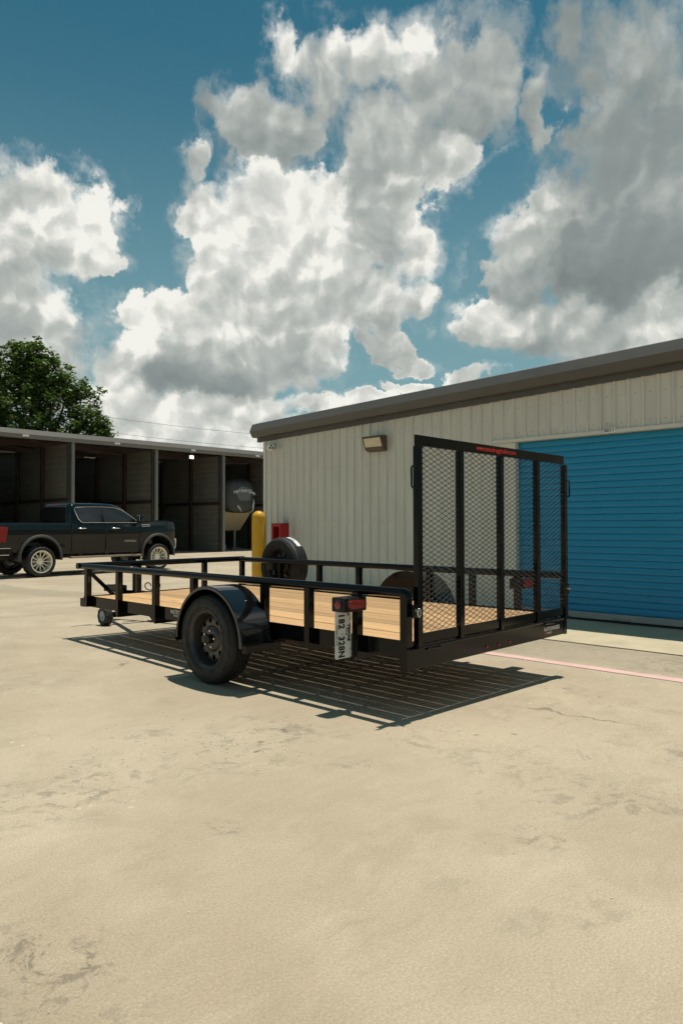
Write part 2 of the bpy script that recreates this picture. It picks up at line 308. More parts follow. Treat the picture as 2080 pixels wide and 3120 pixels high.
# ------------------------------------------------------------------ geometry helpers
class MB:
    def __init__(s): s.v = []; s.f = []
    def add(s, vs, fs):
        o = len(s.v); s.v += [tuple(v) for v in vs]; s.f += [tuple(o+i for i in f) for f in fs]; return s
    def box(s, x0, x1, y0, y1, z0, z1):
        return s.add([(x0,y0,z0),(x1,y0,z0),(x1,y1,z0),(x0,y1,z0),(x0,y0,z1),(x1,y0,z1),(x1,y1,z1),(x0,y1,z1)],
                     [(0,3,2,1),(4,5,6,7),(0,1,5,4),(1,2,6,5),(2,3,7,6),(3,0,4,7)])
    def bar(s, p0, p1, w, h, up=(0,0,1)):
        p0, p1 = Vector(p0), Vector(p1); d = (p1-p0).normalized(); u = Vector(up); r = d.cross(u)
        if r.length < 1e-4: r = d.cross(Vector((0,1,0)))
        r.normalize(); u = r.cross(d); r *= w/2; u *= h/2
        return s.add([p0-r-u,p0+r-u,p0+r+u,p0-r+u,p1-r-u,p1+r-u,p1+r+u,p1-r+u],
                     [(0,1,2,3),(7,6,5,4),(0,4,5,1),(1,5,6,2),(2,6,7,3),(3,7,4,0)])
    def tube(s, pts, r, n=12, caps=True):
        pts = [Vector(p) for p in pts]; rr = r if isinstance(r, (list, tuple)) else [r]*len(pts)
        vs = []; prev = None
        for i, p in enumerate(pts):
            d = (pts[min(i+1, len(pts)-1)]-pts[max(i-1, 0)]).normalized()
            a = prev-d*prev.dot(d) if prev is not None else d.orthogonal()
            a.normalize(); prev = a; b = d.cross(a)
            vs += [p+(a*math.cos(2*math.pi*k/n)+b*math.sin(2*math.pi*k/n))*rr[i] for k in range(n)]
        fs = []
        for i in range(len(pts)-1):
            for k in range(n): fs.append((i*n+k, i*n+(k+1)%n, (i+1)*n+(k+1)%n, (i+1)*n+k))
        if caps: fs += [tuple(range(n-1, -1, -1)), tuple((len(pts)-1)*n+k for k in range(n))]
        return s.add(vs, fs)
    def lathe(s, prof, c, axis, n=32, a0=0., a1=2*math.pi, up=None):
        """prof: (radius, offset along axis)"""
        c = Vector(c); ax = Vector(axis).normalized(); a = Vector(up) if up else ax.orthogonal(); a = (a-ax*a.dot(ax)).normalized(); b = ax.cross(a)
        full = abs(a1-a0-2*math.pi) < 1e-6; m = n if full else n+1; L = len(prof)
        vs = []
        for k in range(m):
            t = a0+(a1-a0)*k/n; u = a*math.cos(t)+b*math.sin(t)
            vs += [c+u*r+ax*h for r, h in prof]
        fs = []
        for k in range(n):
            k2 = (k+1) % m
            for i in range(L-1): fs.append((k*L+i, k2*L+i, k2*L+i+1, k*L+i+1))
        return s.add(vs, fs)
    def prism(s, poly, fn0, fn1):
        """poly of 2-D points, fn0 / fn1 map them to the two end faces"""
        n = len(poly); vs = [fn0(*p) for p in poly]+[fn1(*p) for p in poly]
        fs = [tuple(range(n)), tuple(range(2*n-1, n-1, -1))]+[(i, (i+1) % n, n+(i+1) % n, n+i)[::-1] for i in range(n)]
        return s.add(vs, fs)
    def mesh(s, name):
        me = bpy.data.meshes.new(name); me.from_pydata(s.v, [], s.f); me.update(); return me
    def build(s, name, m, parent=None, smooth=None, bevel=0, fix=True):
        import bmesh
        me = s.mesh(name)
        if fix:
            bm = bmesh.new(); bm.from_mesh(me); bmesh.ops.recalc_face_normals(bm, faces=bm.faces); bm.to_mesh(me); bm.free()
        me.materials.append(MT[m])
        if smooth:
            for p in me.polygons: p.use_smooth = True
            me.set_sharp_from_angle(angle=R(smooth))
        o = bpy.data.objects.new(name, me); C.objects.link(o); o.parent = parent
        if bevel:
            b = o.modifiers.new('bevel', 'BEVEL'); b.width = bevel; b.segments = 2; b.limit_method = 'ANGLE'; b.angle_limit = R(40)
        return o
def share(src, name, parent, loc=(0,0,0), rot=(0,0,0)):
    o = bpy.data.objects.new(name, src.data); C.objects.link(o); o.parent = parent; o.location = loc; o.rotation_euler = rot
    return o
def empty(name, loc=(0,0,0), rz=0):
    o = bpy.data.objects.new(name, None); C.objects.link(o); o.location = loc; o.rotation_euler = (0,0,rz); o.empty_display_size = .1; return o
def tag(o, label, cat=None, group=None, kind=None):
    o['label'] = label
    if cat: o['category'] = cat
    if group: o['group'] = group
    if kind: o['kind'] = kind
    return o
def text(name, body, size, m, origin, xdir, ydir, parent, align='LEFT', bold=0, sx=1, ext=.0006, space=1):
    cu = bpy.data.curves.new(name, 'FONT'); cu.body = body; cu.size = size; cu.align_x = align; cu.align_y = 'CENTER'
    cu.extrude = ext; cu.offset = bold; cu.space_character = space; cu.resolution_u = 3; cu.materials.append(MT[m])
    o = bpy.data.objects.new(name, cu); C.objects.link(o); o.parent = parent
    x, y = Vector(xdir).normalized(), Vector(ydir).normalized(); z = x.cross(y)
    mm = Matrix((x*sx, y, z)).transposed().to_4x4(); mm.translation = Vector(origin)
    bpy.context.view_layer.update()
    me = bpy.data.meshes.new_from_object(o.evaluated_get(bpy.context.evaluated_depsgraph_get()))
    bpy.data.objects.remove(o, do_unlink=True); bpy.data.curves.remove(cu)
    o = bpy.data.objects.new(name, me); C.objects.link(o); o.parent = parent; o.matrix_local = mm
    return o
def sstep(a, b, x):
    t = max(0, min(1, (x-a)/(b-a))); return t*t*(3-2*t)
def g(x, y):
    """height of the concrete lot: it drains gently towards the open shed and the blue door"""
    return .018*max(0, min(y-1.66, 2.9))-.018*max(0, min(x+.2, 2.4))-.31*sstep(5, 15, y)

# ------------------------------------------------------------------ the ground
def grid(xs, ys, dz=0, fn=g):
    mb = MB(); nx = len(xs)
    mb.v = [(x, y, fn(x, y)+dz) for y in ys for x in xs]
    mb.f = [(j*nx+i, j*nx+i+1, (j+1)*nx+i+1, (j+1)*nx+i) for j in range(len(ys)-1) for i in range(nx-1)]
    return mb
def frange(a, b, s):
    n = max(1, round((b-a)/s)); return [a+(b-a)*i/n for i in range(n+1)]
xs = [-600, -200, -80, -30, -12]+frange(-6, 6, .4)+[8, 12, 20, 30, 60, 150, 600]
ys = [-600, -200, -80, -30, -12]+frange(-6, 16, .4)+[18, 22, 28, 40, 60, 150, 600]
o = grid(xs, ys).build('ground', 'concrete', smooth=60, fix=False); tag(o, 'pale tan concrete storage lot', kind='structure')
o = grid([3.60, 4.4, 5.4], frange(-9, 7.6, .8), .006).build('pavement_apron', 'apron', fix=False); tag(o, 'cleaner concrete apron along the building wall', kind='structure')
o = grid([3.578, 3.600], frange(-9, 7.6, .8), .003).build('expansion_joint', 'joint', fix=False); tag(o, 'dark joint between the lot and the apron', kind='structure')
o = grid([2.425, 2.550], frange(-9, 3.3, .4), .004).build('painted_line', 'pinkline', fix=False); tag(o, 'faded pink fire lane line on the concrete', kind='structure')
o = grid(frange(-8, 2, .5), [6.50, 6.512], .003).build('expansion_joint', 'joint', fix=False); tag(o, 'thin joint across the lot in front of the trailer', kind='structure')

# pale flakes and crumbs lying where the concrete is pitted
fl = MB(); rf = random.Random(5)
def flake(x, y, s):
    n = rf.randint(4, 6); z = g(x, y); a0 = rf.random()*6
    ring = [(x+s*rf.uniform(.6, 1.1)*math.cos(a0+2*math.pi*k/n), y+s*rf.uniform(.5, 1.)*math.sin(a0+2*math.pi*k/n)) for k in range(n)]
    fl.prism(ring, lambda a, b: (a, b, z-.002), lambda a, b: (x+(a-x)*.8, y+(b-y)*.8, z+.0025+s*.12))
for cx, cy, r, n, smax in ((-1.0, .40, .36, 90, .011), (-1.35, .75, .6, 60, .008), (-2.75, -1.03, .16, 60, .009), (-2.85, -1.18, .22, 26, .009), (-2.6, 1.4, .8, 50, .010), (3.1, -.5, .5, 40, .014), (0, 0, 3.4, 160, .006)):
    for k in range(n):
        flake(cx+rf.gauss(0, r*.6), cy+rf.gauss(0, r*.6), smax*rf.uniform(.25, 1)**1.5)
o = fl.build('concrete_crumbs', 'flake', fix=True); tag(o, 'small pale crumbs and chips scattered on the concrete', 'debris', kind='stuff')

# ------------------------------------------------------------------ storage building with the blue roll-up door
BX = 5.20
bld = empty('storage_building', (BX, 7.53, g(BX, 7.5)))
tag(bld, 'beige metal storage building with bronze fascia and blue roll-up door', 'building')
def bl(p): return (p[0]-BX, p[1]-7.53, p[2]-g(BX, 7.5))
def bmb(mb): mb.v = [bl(v) for v in mb.v]; return mb
def wtop(y): return 2.768+(7.53-y)*.0284
GZ = g(BX, 0)-.02
per = .1725; DY0, DY1 = 2.267, -1.40        # door opening
def rib(y0, z0, per):
    """one siding panel: a flat pan with a raised trapezoid rib at its far edge"""
    prof = [(0, .0), (.000, per-.060), (-.026, per-.046), (-.026, per-.024), (.0, per-.010), (0, per)]
    mb = MB(); vs = []
    for dx, dy in prof:
        y = y0-dy; vs += [(BX+dx, y, z0), (BX+dx, y, wtop(y)+.06)]
    mb.add(vs, [(2*i, 2*i+1, 2*i+3, 2*i+2) for i in range(len(prof)-1)])
    bmb(mb).build('siding_panel', 'wall', bld, fix=False)
for ya, yb, z0 in ((7.468, DY0+.33, GZ), (DY0+.33, DY1-.33, 2.335), (DY1-.33, -9.2, GZ)):
    n = round((ya-yb)/per)
    for k in range(n): rib(ya-(ya-yb)*k/n, z0, (ya-yb)/n)
scr = MB()
for ya, yb, zz in ((7.468, DY0+.33, (.35, 1.25, 2.15, 2.62)), (DY0+.33, DY1-.33, (2.42, 2.75)), (DY1-.33, -9.2, (.35, 1.25, 2.15, 2.62))):
    n = round((ya-yb)/per)
    for k in range(n):
        for z in zz:
            yy = ya-(ya-yb)*(k+.25)/n; scr.prism([(yy+.007*math.cos(a), z+.007*math.sin(a)) for a in (0, 1.05, 2.09, 3.14, 4.19, 5.24)], lambda a, b: (BX-.0005, a, b), lambda a, b: (BX-.006, a, b))
o = bmb(scr).build('screw_heads', 'grey', bld); o['kind'] = 'stuff'
bmb(MB().box(BX-.026, BX+.10, 7.468, 7.53, GZ, wtop(7.5)+.05)).build('corner_trim', 'trim', bld, bevel=.004)
# pilaster trim beside and lintel trim above the door
bmb(MB().box(BX-.004, BX+.12, DY0, DY0+.33, GZ, 2.292)).build('door_jamb', 'trim', bld, bevel=.004)
bmb(MB().box(BX-.004, BX+.12, DY1-.33, DY1, GZ, 2.292)).build('door_jamb', 'trim', bld, bevel=.004)
bmb(MB().box(BX-.034, BX+.12, DY1-.34, DY0+.34, 2.294, 2.342)).build('lintel_trim', 'trim', bld, bevel=.004)
bmb(MB().box(BX+.01, BX+12, -9.2, 7.5, -.3, GZ+.01)).build('floor_slab', 'apron', bld)
bmb(MB().box(BX+.02, BX+12, 7.42, 7.46, GZ, 2.75)).build('end_wall', 'wall', bld)
# bronze fascia with the bent box profile, running up with the roof
prof = [(.03, -.03), (-.05, -.03), (-.05, .045), (-.17, .045), (-.235, .155), (-.17, .29), (-.02, .335), (.35, .36), (.35, .30), (.03, .28)]
mb = MB(); mb.prism(prof, lambda a, b: (BX+a, 7.68, wtop(7.68)+b), lambda a, b: (BX+a, -9.3, wtop(-9.3)+b))
bmb(mb).build('fascia', 'fascia', bld)
mb = MB(); mb.add([(BX+.34, 7.66, wtop(7.66)+.34), (BX+.34, -9.3, wtop(-9.3)+.34), (BX+12, -9.3, wtop(-9.3)+.34), (BX+12, 7.66, wtop(7.66)+.34)], [(0, 1, 2, 3)])
bmb(mb).build('roof', 'roofm', bld)
# roll-up door: curved slats, bottom bar, handle
rd = bmb(MB().box(BX+.10, BX+.12, DY1, DY0, GZ, 2.30)).build('roll_up_door', 'door', bld)
ns = 27; z0s, z1s = .075, 2.285; sh = (z1s-z0s)/ns
pr = [(-.008, 0), (-.008, .005), (-.020, .009), (-.0222, .020), (-.0225, sh*.5), (-.0215, sh-.008), (-.0195, sh-.001), (-.008, sh)]
mb = MB(); vs = []
for dx, dz in pr: vs += [(dx, DY0-.01-7.53, dz), (dx, DY1+.01-7.53, dz)]
mb.add(vs, [(2*i, 2*i+1, 2*i+3, 2*i+2) for i in range(len(pr)-1)])
me0 = mb.build('slat', 'door', rd, smooth=50, fix=False); me0.location = (.1, 0, z0s-g(BX, 7.5))
for k in range(1, ns): share(me0, 'slat', rd, (.1, 0, z0s+k*sh-g(BX, 7.5)))
bmb(MB().box(BX+.055, BX+.10, DY1+.01, DY0-.01, -.005, .073)).build('bottom_bar', 'alum', rd, bevel=.004)
bmb(MB().box(BX+.06, BX+.095, DY1+.01, DY0-.01, -.032, -.006)).build('bottom_seal', 'rubber', rd)
bmb(MB().box(BX+.048, BX+.055, .76, .96, .005, .028).box(BX+.040, BX+.055, .76, .79, .0, .034).box(BX+.040, BX+.055, .93, .96, .0, .034)).build('lift_handle', 'grey', rd, bevel=.003)
sg = bmb(MB().box(BX-.042, BX-.035, .885, 1.02, 2.298, 2.362)).build('unit_number_plate', 'white', bld)
text('unit_number', 'E011', .062, 'ink', bl((BX-.0435, .953, 2.331)), (0, -1, 0), (0, 0, 1), sg, 'CENTER', .0012)

# wall pack lamp
wl = empty('wall_lamp', (BX, 4.69, 2.34)); tag(wl, 'bronze wall pack lamp on the beige siding', 'lamp')
MB().box(-.06, -.024, -.18, .18, .0, .25).build('back_box', 'bronze', wl, bevel=.008)
hood = [(-.06, .25), (-.20, .235), (-.215, .215), (-.205, .205), (-.06, .215)]
MB().prism(hood, lambda a, b: (a, -.19, b), lambda a, b: (a, .19, b)).build('hood', 'bronze', wl, bevel=.004)
for s in (-1, 1):
    MB().prism([(-.06, .215), (-.205, .205), (-.13, .03), (-.06, .0)], lambda a, b: (a, s*.175, b), lambda a, b: (a, s*.19, b)).build('side_cheek', 'bronze', wl)
MB().prism([(-.06, .214), (-.198, .204), (-.145, .07), (-.06, .07)], lambda a, b: (a, -.172, b), lambda a, b: (a, .172, b)).build('glass_lens', 'lens', wl)
MB().prism([(-.06, .068), (-.15, .068), (-.125, .02), (-.06, .0)], lambda a, b: (a, -.174, b), lambda a, b: (a, .174, b)).build('lower_housing', 'bronze', wl, bevel=.004)
# security camera under the fascia
sc_ = empty('security_camera', (BX-.022, 7.22, 2.60)); sc_.scale = (1.35,)*3; tag(sc_, 'small white security camera under the fascia corner', 'camera')
MB().lathe([(0, 0), (.045, 0), (.045, -.02), (.02, -.03)], (0, .03, .02), (1, 0, 0), 20).build('mount_plate', 'white', sc_, smooth=40)
MB().tube([(-.02, .03, .02), (-.06, .0, .0)], .018).build('bracket', 'white', sc_, smooth=40)
MB().lathe([(0, -.09), (.042, -.09), (.05, -.07), (.05, .06), (.03, .075), (0, .075)], (-.09, -.03, 0), (.55, .8, .12), 24).build('body', 'white', sc_, smooth=40)
for k in range(3):
    a = k*2.094+1.57; c = Vector((-.09, -.03, 0))-Vector((.55, .8, .12)).normalized()*.092
    MB().lathe([(0, 0), (.013, 0), (.013, .006), (0, .006)], c+Vector((.8*math.cos(a)*.022, -.55*math.cos(a)*.022, math.sin(a)*.022)), (-.55, -.8, -.12), 12).build('camera_eye', 'ink', sc_)
# red fire extinguisher cabinet
fx = empty('extinguisher_cabinet', (BX-.022, 6.93, .55)); tag(fx, 'red fire extinguisher cabinet on the wall behind the spare wheel', 'cabinet')
fr = MB()
fr.box(-.20, 0, -.115, -.095, 0, .66).box(-.20, 0, .095, .115, 0, .66).box(-.20, 0, -.095, .095, 0, .02).box(-.20, 0, -.095, .095, .64, .66).box(-.012, 0, -.095, .095, .02, .64)
fr.build('case', 'redpaint', fx, bevel=.006)
fr = MB().box(-.215, -.20, -.115, -.082, 0, .66).box(-.215, -.20, .082, .115, 0, .66).box(-.215, -.20, -.082, .082, 0, .08).box(-.215, -.20, -.082, .082, .60, .66)
fr.build('front_frame', 'redpaint', fx, bevel=.004)
MB().lathe([(0, 0), (.06, 0), (.06, .34), (.045, .39), (.02, .41), (.02, .45), (0, .45)], (-.1, 0, .03), (0, 0, 1), 20).build('extinguisher', 'redink', fx, smooth=40)
MB().box(-.163, -.160, -.04, .04, .15, .28).build('label_card', 'white', fx)

# yellow bollard
bo = empty('bollard', (4.60, 6.97, g(4.6, 6.97))); tag(bo, 'yellow domed safety bollard at the building corner', 'bollard')
rb = .118; prof = [(0, 1.45)]+[(rb*math.sin(a), 1.45-rb*(1-math.cos(a))) for a in [R(x) for x in range(10, 91, 10)]]+[(rb, .012)]
MB().lathe(prof[::-1], (0, 0, 0), (0, 0, 1), 40).build('sleeve', 'yellow', bo, smooth=60)
MB().lathe([(rb+.03, 0), (rb+.02, .02), (rb-.01, .025)], (0, 0, 0), (0, 0, 1), 40).build('base_collar', 'apron', bo, smooth=40)

# ------------------------------------------------------------------ open storage shed
SY, SZ = 29.0, -.30
shed = empty('open_storage_shed', (20, SY, SZ)); tag(shed, 'long open-front RV storage shed with grey fascia and partition walls', 'shed')
def sp(mb): mb.v = [(x-20, y-SY, z-SZ) for x, y, z in mb.v]; return mb
PX = [-14.5, -10.1, -5.7, -1.5, 2.8, 7.2, 11.6, 16.0, 20.2, 24.5, 28.9, 33.2]
for i, x in enumerate(PX):
    # front post: pale tube and darker flange
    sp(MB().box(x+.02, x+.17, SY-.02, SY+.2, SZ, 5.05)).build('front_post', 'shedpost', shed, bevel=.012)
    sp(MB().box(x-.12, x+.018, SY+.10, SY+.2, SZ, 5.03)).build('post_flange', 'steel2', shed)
    if x < -10.2 or x > 29: continue
    # partition of horizontal sheets
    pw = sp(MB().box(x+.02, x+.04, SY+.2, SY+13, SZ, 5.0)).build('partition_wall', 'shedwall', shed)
    if x > 2:
        pz = [(0, 0), (-.02, .02), (-.02, .20), (0, .22)]
        for k in range(17):
            zz = SZ+.02+k*.295
            m2 = MB(); vs = []
            for dx, dz in [(.02, 0), (-.005, .02), (-.005, .25), (.02, .27)]: vs += [(x+dx, SY+.2, zz+dz), (x+dx, SY+12.9, zz+dz)]
            m2.add(vs, [(2*j, 2*j+1, 2*j+3, 2*j+2) for j in range(3)])
            sp(m2).build('wall_sheet', 'shedwall', pw, fix=False)
    for yy in (2.9, 5.9, 8.9, 11.9):
        sp(MB().box(x-.16, x-.008, SY+yy-.1, SY+yy+.1, SZ, 5.0)).build('column', 'girt', shed)
    sp(MB().box(x-.10, x-.007, SY+.2, SY+12.9, 2.30, 2.46)).build('girt', 'girt', shed)
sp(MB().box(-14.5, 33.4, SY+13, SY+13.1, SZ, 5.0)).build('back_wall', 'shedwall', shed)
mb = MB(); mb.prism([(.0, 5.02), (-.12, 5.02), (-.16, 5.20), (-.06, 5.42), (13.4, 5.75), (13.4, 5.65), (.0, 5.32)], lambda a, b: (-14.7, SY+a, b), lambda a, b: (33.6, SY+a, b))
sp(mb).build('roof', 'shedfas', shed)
for x in [2.8+4.36*k for k in range(-2, 7)]:
    for f in (.0,):
        sp(MB().box(x+2.15, x+2.42, SY-.22, SY-.155, 5.09, 5.17)).build('fascia_lamp', 'white', shed)
for yy in (3, 6, 9):
    sp(MB().box(-14.5, 33.4, SY+yy, SY+yy+.1, 5.02, 5.25)).build('purlin', 'girt', shed)
fa = empty('flood_lamp', (18.4, SY+.3, 4.72)); tag(fa, 'lit white flood lamp under the shed roof edge', 'lamp')
fa.scale = (.6, .6, .6)
MB().box(-.24, .24, 0, .1, 0, .32).build('housing', 'white', fa, bevel=.01)
MB().box(-.21, .21, -.006, 0, .03, .29).build('lit_panel', 'floodlit', fa)
MB().box(-.03, .03, .02, .08, .32, .46).build('bracket', 'grey', fa)

# fifth wheel camper parked nose out
def loft(secs, mb=None):
    mb = mb or MB(); n = len(secs[0]); vs = [p for s_ in secs for p in s_]
    fs = [(i*n+k, i*n+(k+1) % n, (i+1)*n+(k+1) % n, (i+1)*n+k) for i in range(len(secs)-1) for k in range(n)]
    fs += [tuple(range(n-1, -1, -1)), tuple((len(secs)-1)*n+k for k in range(n))]
    return mb.add(vs, fs)
def superell(cx, cz, a, b, y, n=28, p=3.2):
    out = []
    for k in range(n):
        t = 2*math.pi*k/n; c, s_ = math.cos(t), math.sin(t)
        out.append((cx+a*abs(c)**(2/p)*(1 if c >= 0 else -1), y, cz+b*abs(s_)**(2/p)*(1 if s_ >= 0 else -1)))
    return out
rv = empty('fifth_wheel_camper', (22.35, SY+1.1, SZ)); tag(rv, 'dark nosed camper trailer with white stripes parked in the shed', 'camper')
secs = []
for y_, cz, a, b in ((-.05, 3.08, .80, .72), (.0, 3.1, .92, .84), (.08, 3.12, 1.05, .95), (.3, 3.18, 1.17, 1.0), (.8, 3.25, 1.22, 1.04), (1.6, 3.28, 1.23, 1.06)):
    secs.append(superell(0, cz, a, b, y_))
loft(secs).build('front_cap', 'rvdark', rv, smooth=50)
MB().box(-1.22, 1.22, 1.6, 8, 1.15, 4.30).build('body', 'rvbeige', rv, bevel=.05)
MB().prism([(1.6, 1.15), (1.6, 2.3), (.5, 2.3), (.75, 2.02)], lambda a, b: (-1.15, a, b), lambda a, b: (1.15, a, b)).build('nose_underside', 'rvbeige', rv)
MB().box(-1.1, -.2, 1.50, 1.6, .85, 1.75).build('front_compartment', 'rvbeige', rv, bevel=.03)
MB().box(-.2, .3, 1.52, 1.6, 1.3, 1.72).build('step_cover', 'rvbeige', rv, bevel=.03)
MB().box(-1.0, -.28, 1.485, 1.497, .95, 1.6).build('compartment_door', 'rvbeige', rv, bevel=.02)
MB().box(-1.04, -.24, 1.498, 1.502, .91, 1.64).build('door_gasket', 'ink', rv)
for x_ in (-.55, .55):
    lg = MB().box(x_-.05, x_+.05, 1.3, 1.4, .12, 1.2).build('landing_leg', 'grey', rv); MB().box(x_-.32, x_+.32, 1.1, 1.6, .0, .12 if x_ > 0 else .30).build('foot_block', 'shedpost', lg)
for x_ in (-1.05, 1.05):
    for y_ in (5.2, 6.1):
        MB().lathe([(.0, -.1), (.2, -.1), (.34, -.08), (.36, 0), (.34, .1), (.2, .12), (0, .12)], (x_, y_, .36), (1, 0, 0), 20).build('wheel', 'tyre', rv, smooth=40)
# badge and stripes of the cap
MB().lathe([(0, 0), (.70, 0), (.70, .02), (0, .02)], (.1, -.075, 3.02), (0, -1, 0), 24, R(35), R(145), up=(1, 0, 0)).build('badge_panel', 'rvgrey', rv)
MB().prism([(-.52, 3.42), (.68, 3.36), (.62, 3.0), (.52, 2.9), (-.18, 2.9)], lambda a, b: (a, -.06, b), lambda a, b: (a, -.085, b)).build('badge_panel', 'rvgrey', rv)
for k, ch in enumerate('Heritage Glen'):
    a = (k-6)/6.; text('badge_letter', ch, .30, 'rvlight', (.20+a*.72, -.11, 3.50-.14*a*a-.02*a), (1, 0, -.30*a), (.30*a, 0, 1), rv, 'CENTER', .006)
MB().prism([(-.75, 3.2), (-.55, 2.95), (-.12, 2.45), (-.02, 2.25), (-.25, 2.5), (-.52, 2.8)], lambda a, b: (a, -.10+abs(a+.1)*.25, b), lambda a, b: (a, .2, b)).build('stripe', 'rvlight', rv)
MB().prism([(.92, 3.05), (1.0, 2.8), (.94, 2.45), (.84, 2.2), (.86, 2.5), (.80, 2.62)], lambda a, b: (a, .0, b), lambda a, b: (a, .3, b)).build('stripe', 'rvlight', rv)
MB().prism([(-1.02, 3.1), (-.72, 3.15), (-.45, 2.5), (-.75, 2.42)], lambda a, b: (a, -.02+.2*abs(a+.3), b), lambda a, b: (a, .4, b)).build('side_swoosh', 'rvgrey', rv)
# another trailer, only its rounded shoulder shows behind the pickup
ct = empty('covered_boat', (12.75, SY+2.2, SZ)); tag(ct, 'beige rounded covered boat in the dark shed bay behind the pickup', 'boat')
secs = [superell(0, 1.35, a, b, y_, 24, 2.4) for y_, a, b in ((0, .3, .3), (.25, .7, .62), (.8, .95, .80), (2.2, 1.05, .88), (5, 1.0, .85), (5.6, .8, .6))]
loft(secs).build('cover', 'rvbeige', ct, smooth=60)
MB().box(-.06, .06, -1.2, 5, .40, .52).build('trailer_beam', 'grey', ct)
for x_ in (-1, 1): MB().lathe([(.0, -.08), (.18, -.08), (.30, -.07), (.32, 0), (.30, .08), (0, .1)], (x_, 3.4, .32), (1, 0, 0), 18).build('wheel', 'tyre', ct, smooth=40)

# ------------------------------------------------------------------ tree behind the shed
def tree(name, base, top, crowns, label, nleaf, seed):
    rt = random.Random(seed); t = empty(name, base); tag(t, label, 'tree')
    b = Vector((0, 0, 0))
    tr = MB().tube([(0, 0, -.5), (.1, .05, 2.5), (.25, .1, 5.5), (.1, .2, top*.62)], [.48, .38, .30, .14], 10)
    tr.build('trunk', 'bark', t, smooth=60)
    for i, (cx, cy, cz, r) in enumerate(crowns):
        s_ = Vector((.15, .1, rt.uniform(3, top*.5))); e_ = Vector((cx, cy, cz)); m_ = (s_+e_)/2+Vector((rt.uniform(-.4, .4), rt.uniform(-.4, .4), .5))
        MB().tube([s_, m_, e_], [.16, .09, .03], 7).build('limb', 'bark', t, smooth=60)
    import numpy as np
    rn = np.random.default_rng(seed); allv = []
    for (cx, cy, cz, r) in crowns:
        nc = int(11*r*r)+8
        d = rn.normal(size=(nc, 3)); d[:, 2] += .15; d /= np.linalg.norm(d, axis=1)[:, None]
        c = np.array((cx, cy, cz))+d*r*rn.uniform(.4, 1.1, (nc, 1)); cr = rn.uniform(.22, .62, nc)
        for k in range(nc):
            m_ = int(nleaf*1.25*cr[k]); p = c[k]+rn.normal(size=(m_, 3))*cr[k]*np.array((.46, .46, .36))
            a = rn.random(m_)*6.28; l = rn.uniform(.14, .30, m_)
            u = np.stack((np.cos(a), np.sin(a), rn.uniform(-.8, .35, m_)), 1); u /= np.linalg.norm(u, axis=1)[:, None]
            w = np.stack((rn.normal(0, .5, m_), rn.normal(0, .5, m_), np.ones(m_)), 1); v = np.cross(u, w); v /= np.linalg.norm(v, axis=1)[:, None]
            l = l[:, None]
            allv.append(np.stack((p-u*l*.5, p+v*l*.36, p+u*l*.6, p-v*l*.36), 1).reshape(-1, 3))
    V = np.concatenate(allv); lf = MB(); lf.v = V.tolist(); lf.f = np.arange(len(V)).reshape(-1, 4).tolist()
    o_ = lf.build('crown', 'leaf', t, fix=False); o_['kind'] = 'stuff'
    return t
tc_ = [(-.6, 0, 12.4, 1.5), (-1.6, .2, 12.0, 1.6), (-2.6, 0, 11.2, 2.0), (.4, .3, 11.2, 1.7), (1.3, -.2, 10.6, 1.5), (-.8, 0, 10.4, 2.2), (2.6, 0, 10.0, 1.6), (3.5, .3, 9.3, 1.5), (1.2, -.5, 8.9, 1.9), (-1.6, -.6, 8.6, 2.3), (4.3, 0, 8.0, 1.3), (3.1, -.4, 7.7, 1.6), (-3.8, .2, 9.2, 2.3), (.3, -.8, 7.2, 2.0), (-5.2, 0, 7.8, 2.3), (5.15, .1, 7.6, .7), (5.45, .1, 7.05, .55), (-3.2, -.6, 6.6, 2.2), (2.6, -.6, 6.2, 1.8), (.2, -.6, 5.4, 2.2)]
bx, by = 16.3, 43.3
ang = R(-46.2)
tc_ = [((x*.8-.3)*math.cos(ang)-y_*math.sin(ang), (x*.8-.3)*math.sin(ang)+y_*math.cos(ang), z*1.0+.25, r*.85) for x, y_, z, r in tc_]
tree('broadleaf_tree', (bx, by, -.3), 13, tc_, 'leafy green tree rising behind the shed roof', 105, 11)

# two power cables beyond the shed
for pts, lab in (([(27.03, 66.5, 12.79), (39.36, 63.8, 12.02), (53.37, 59.3, 11.55)], 'upper of two thin power cables in the sky above the shed'), ([(27.05, 66.5, 11.2), (39.38, 63.8, 10.46), (53.39, 59.3, 9.99)], 'lower of two thin power cables just above the shed roof')):
    p0, p1, p2 = [Vector(p) for p in pts]; cv = []
    for k in range(13):
        t = k/12*2-1; cv.append(p0*(t*(t-1)/2)+p1*(1-t*t)+p2*(t*(t+1)/2))
    tag(MB().tube(cv, .016, 5).build('power_cable', 'wire'), lab, 'cable', 'power cables beyond the shed')
def cut(o, cutters):
    """boolean difference, applied; the cutters are removed again"""
    for c in cutters:
        md = o.modifiers.new('cut', 'BOOLEAN'); md.operation = 'DIFFERENCE'; md.solver = 'EXACT'; md.object = c
    bpy.context.view_layer.update()
    me = bpy.data.meshes.new_from_object(o.evaluated_get(bpy.context.evaluated_depsgraph_get()))
    o.modifiers.clear(); o.data = me
    for c in cutters: bpy.data.objects.remove(c, do_unlink=True)
    return o

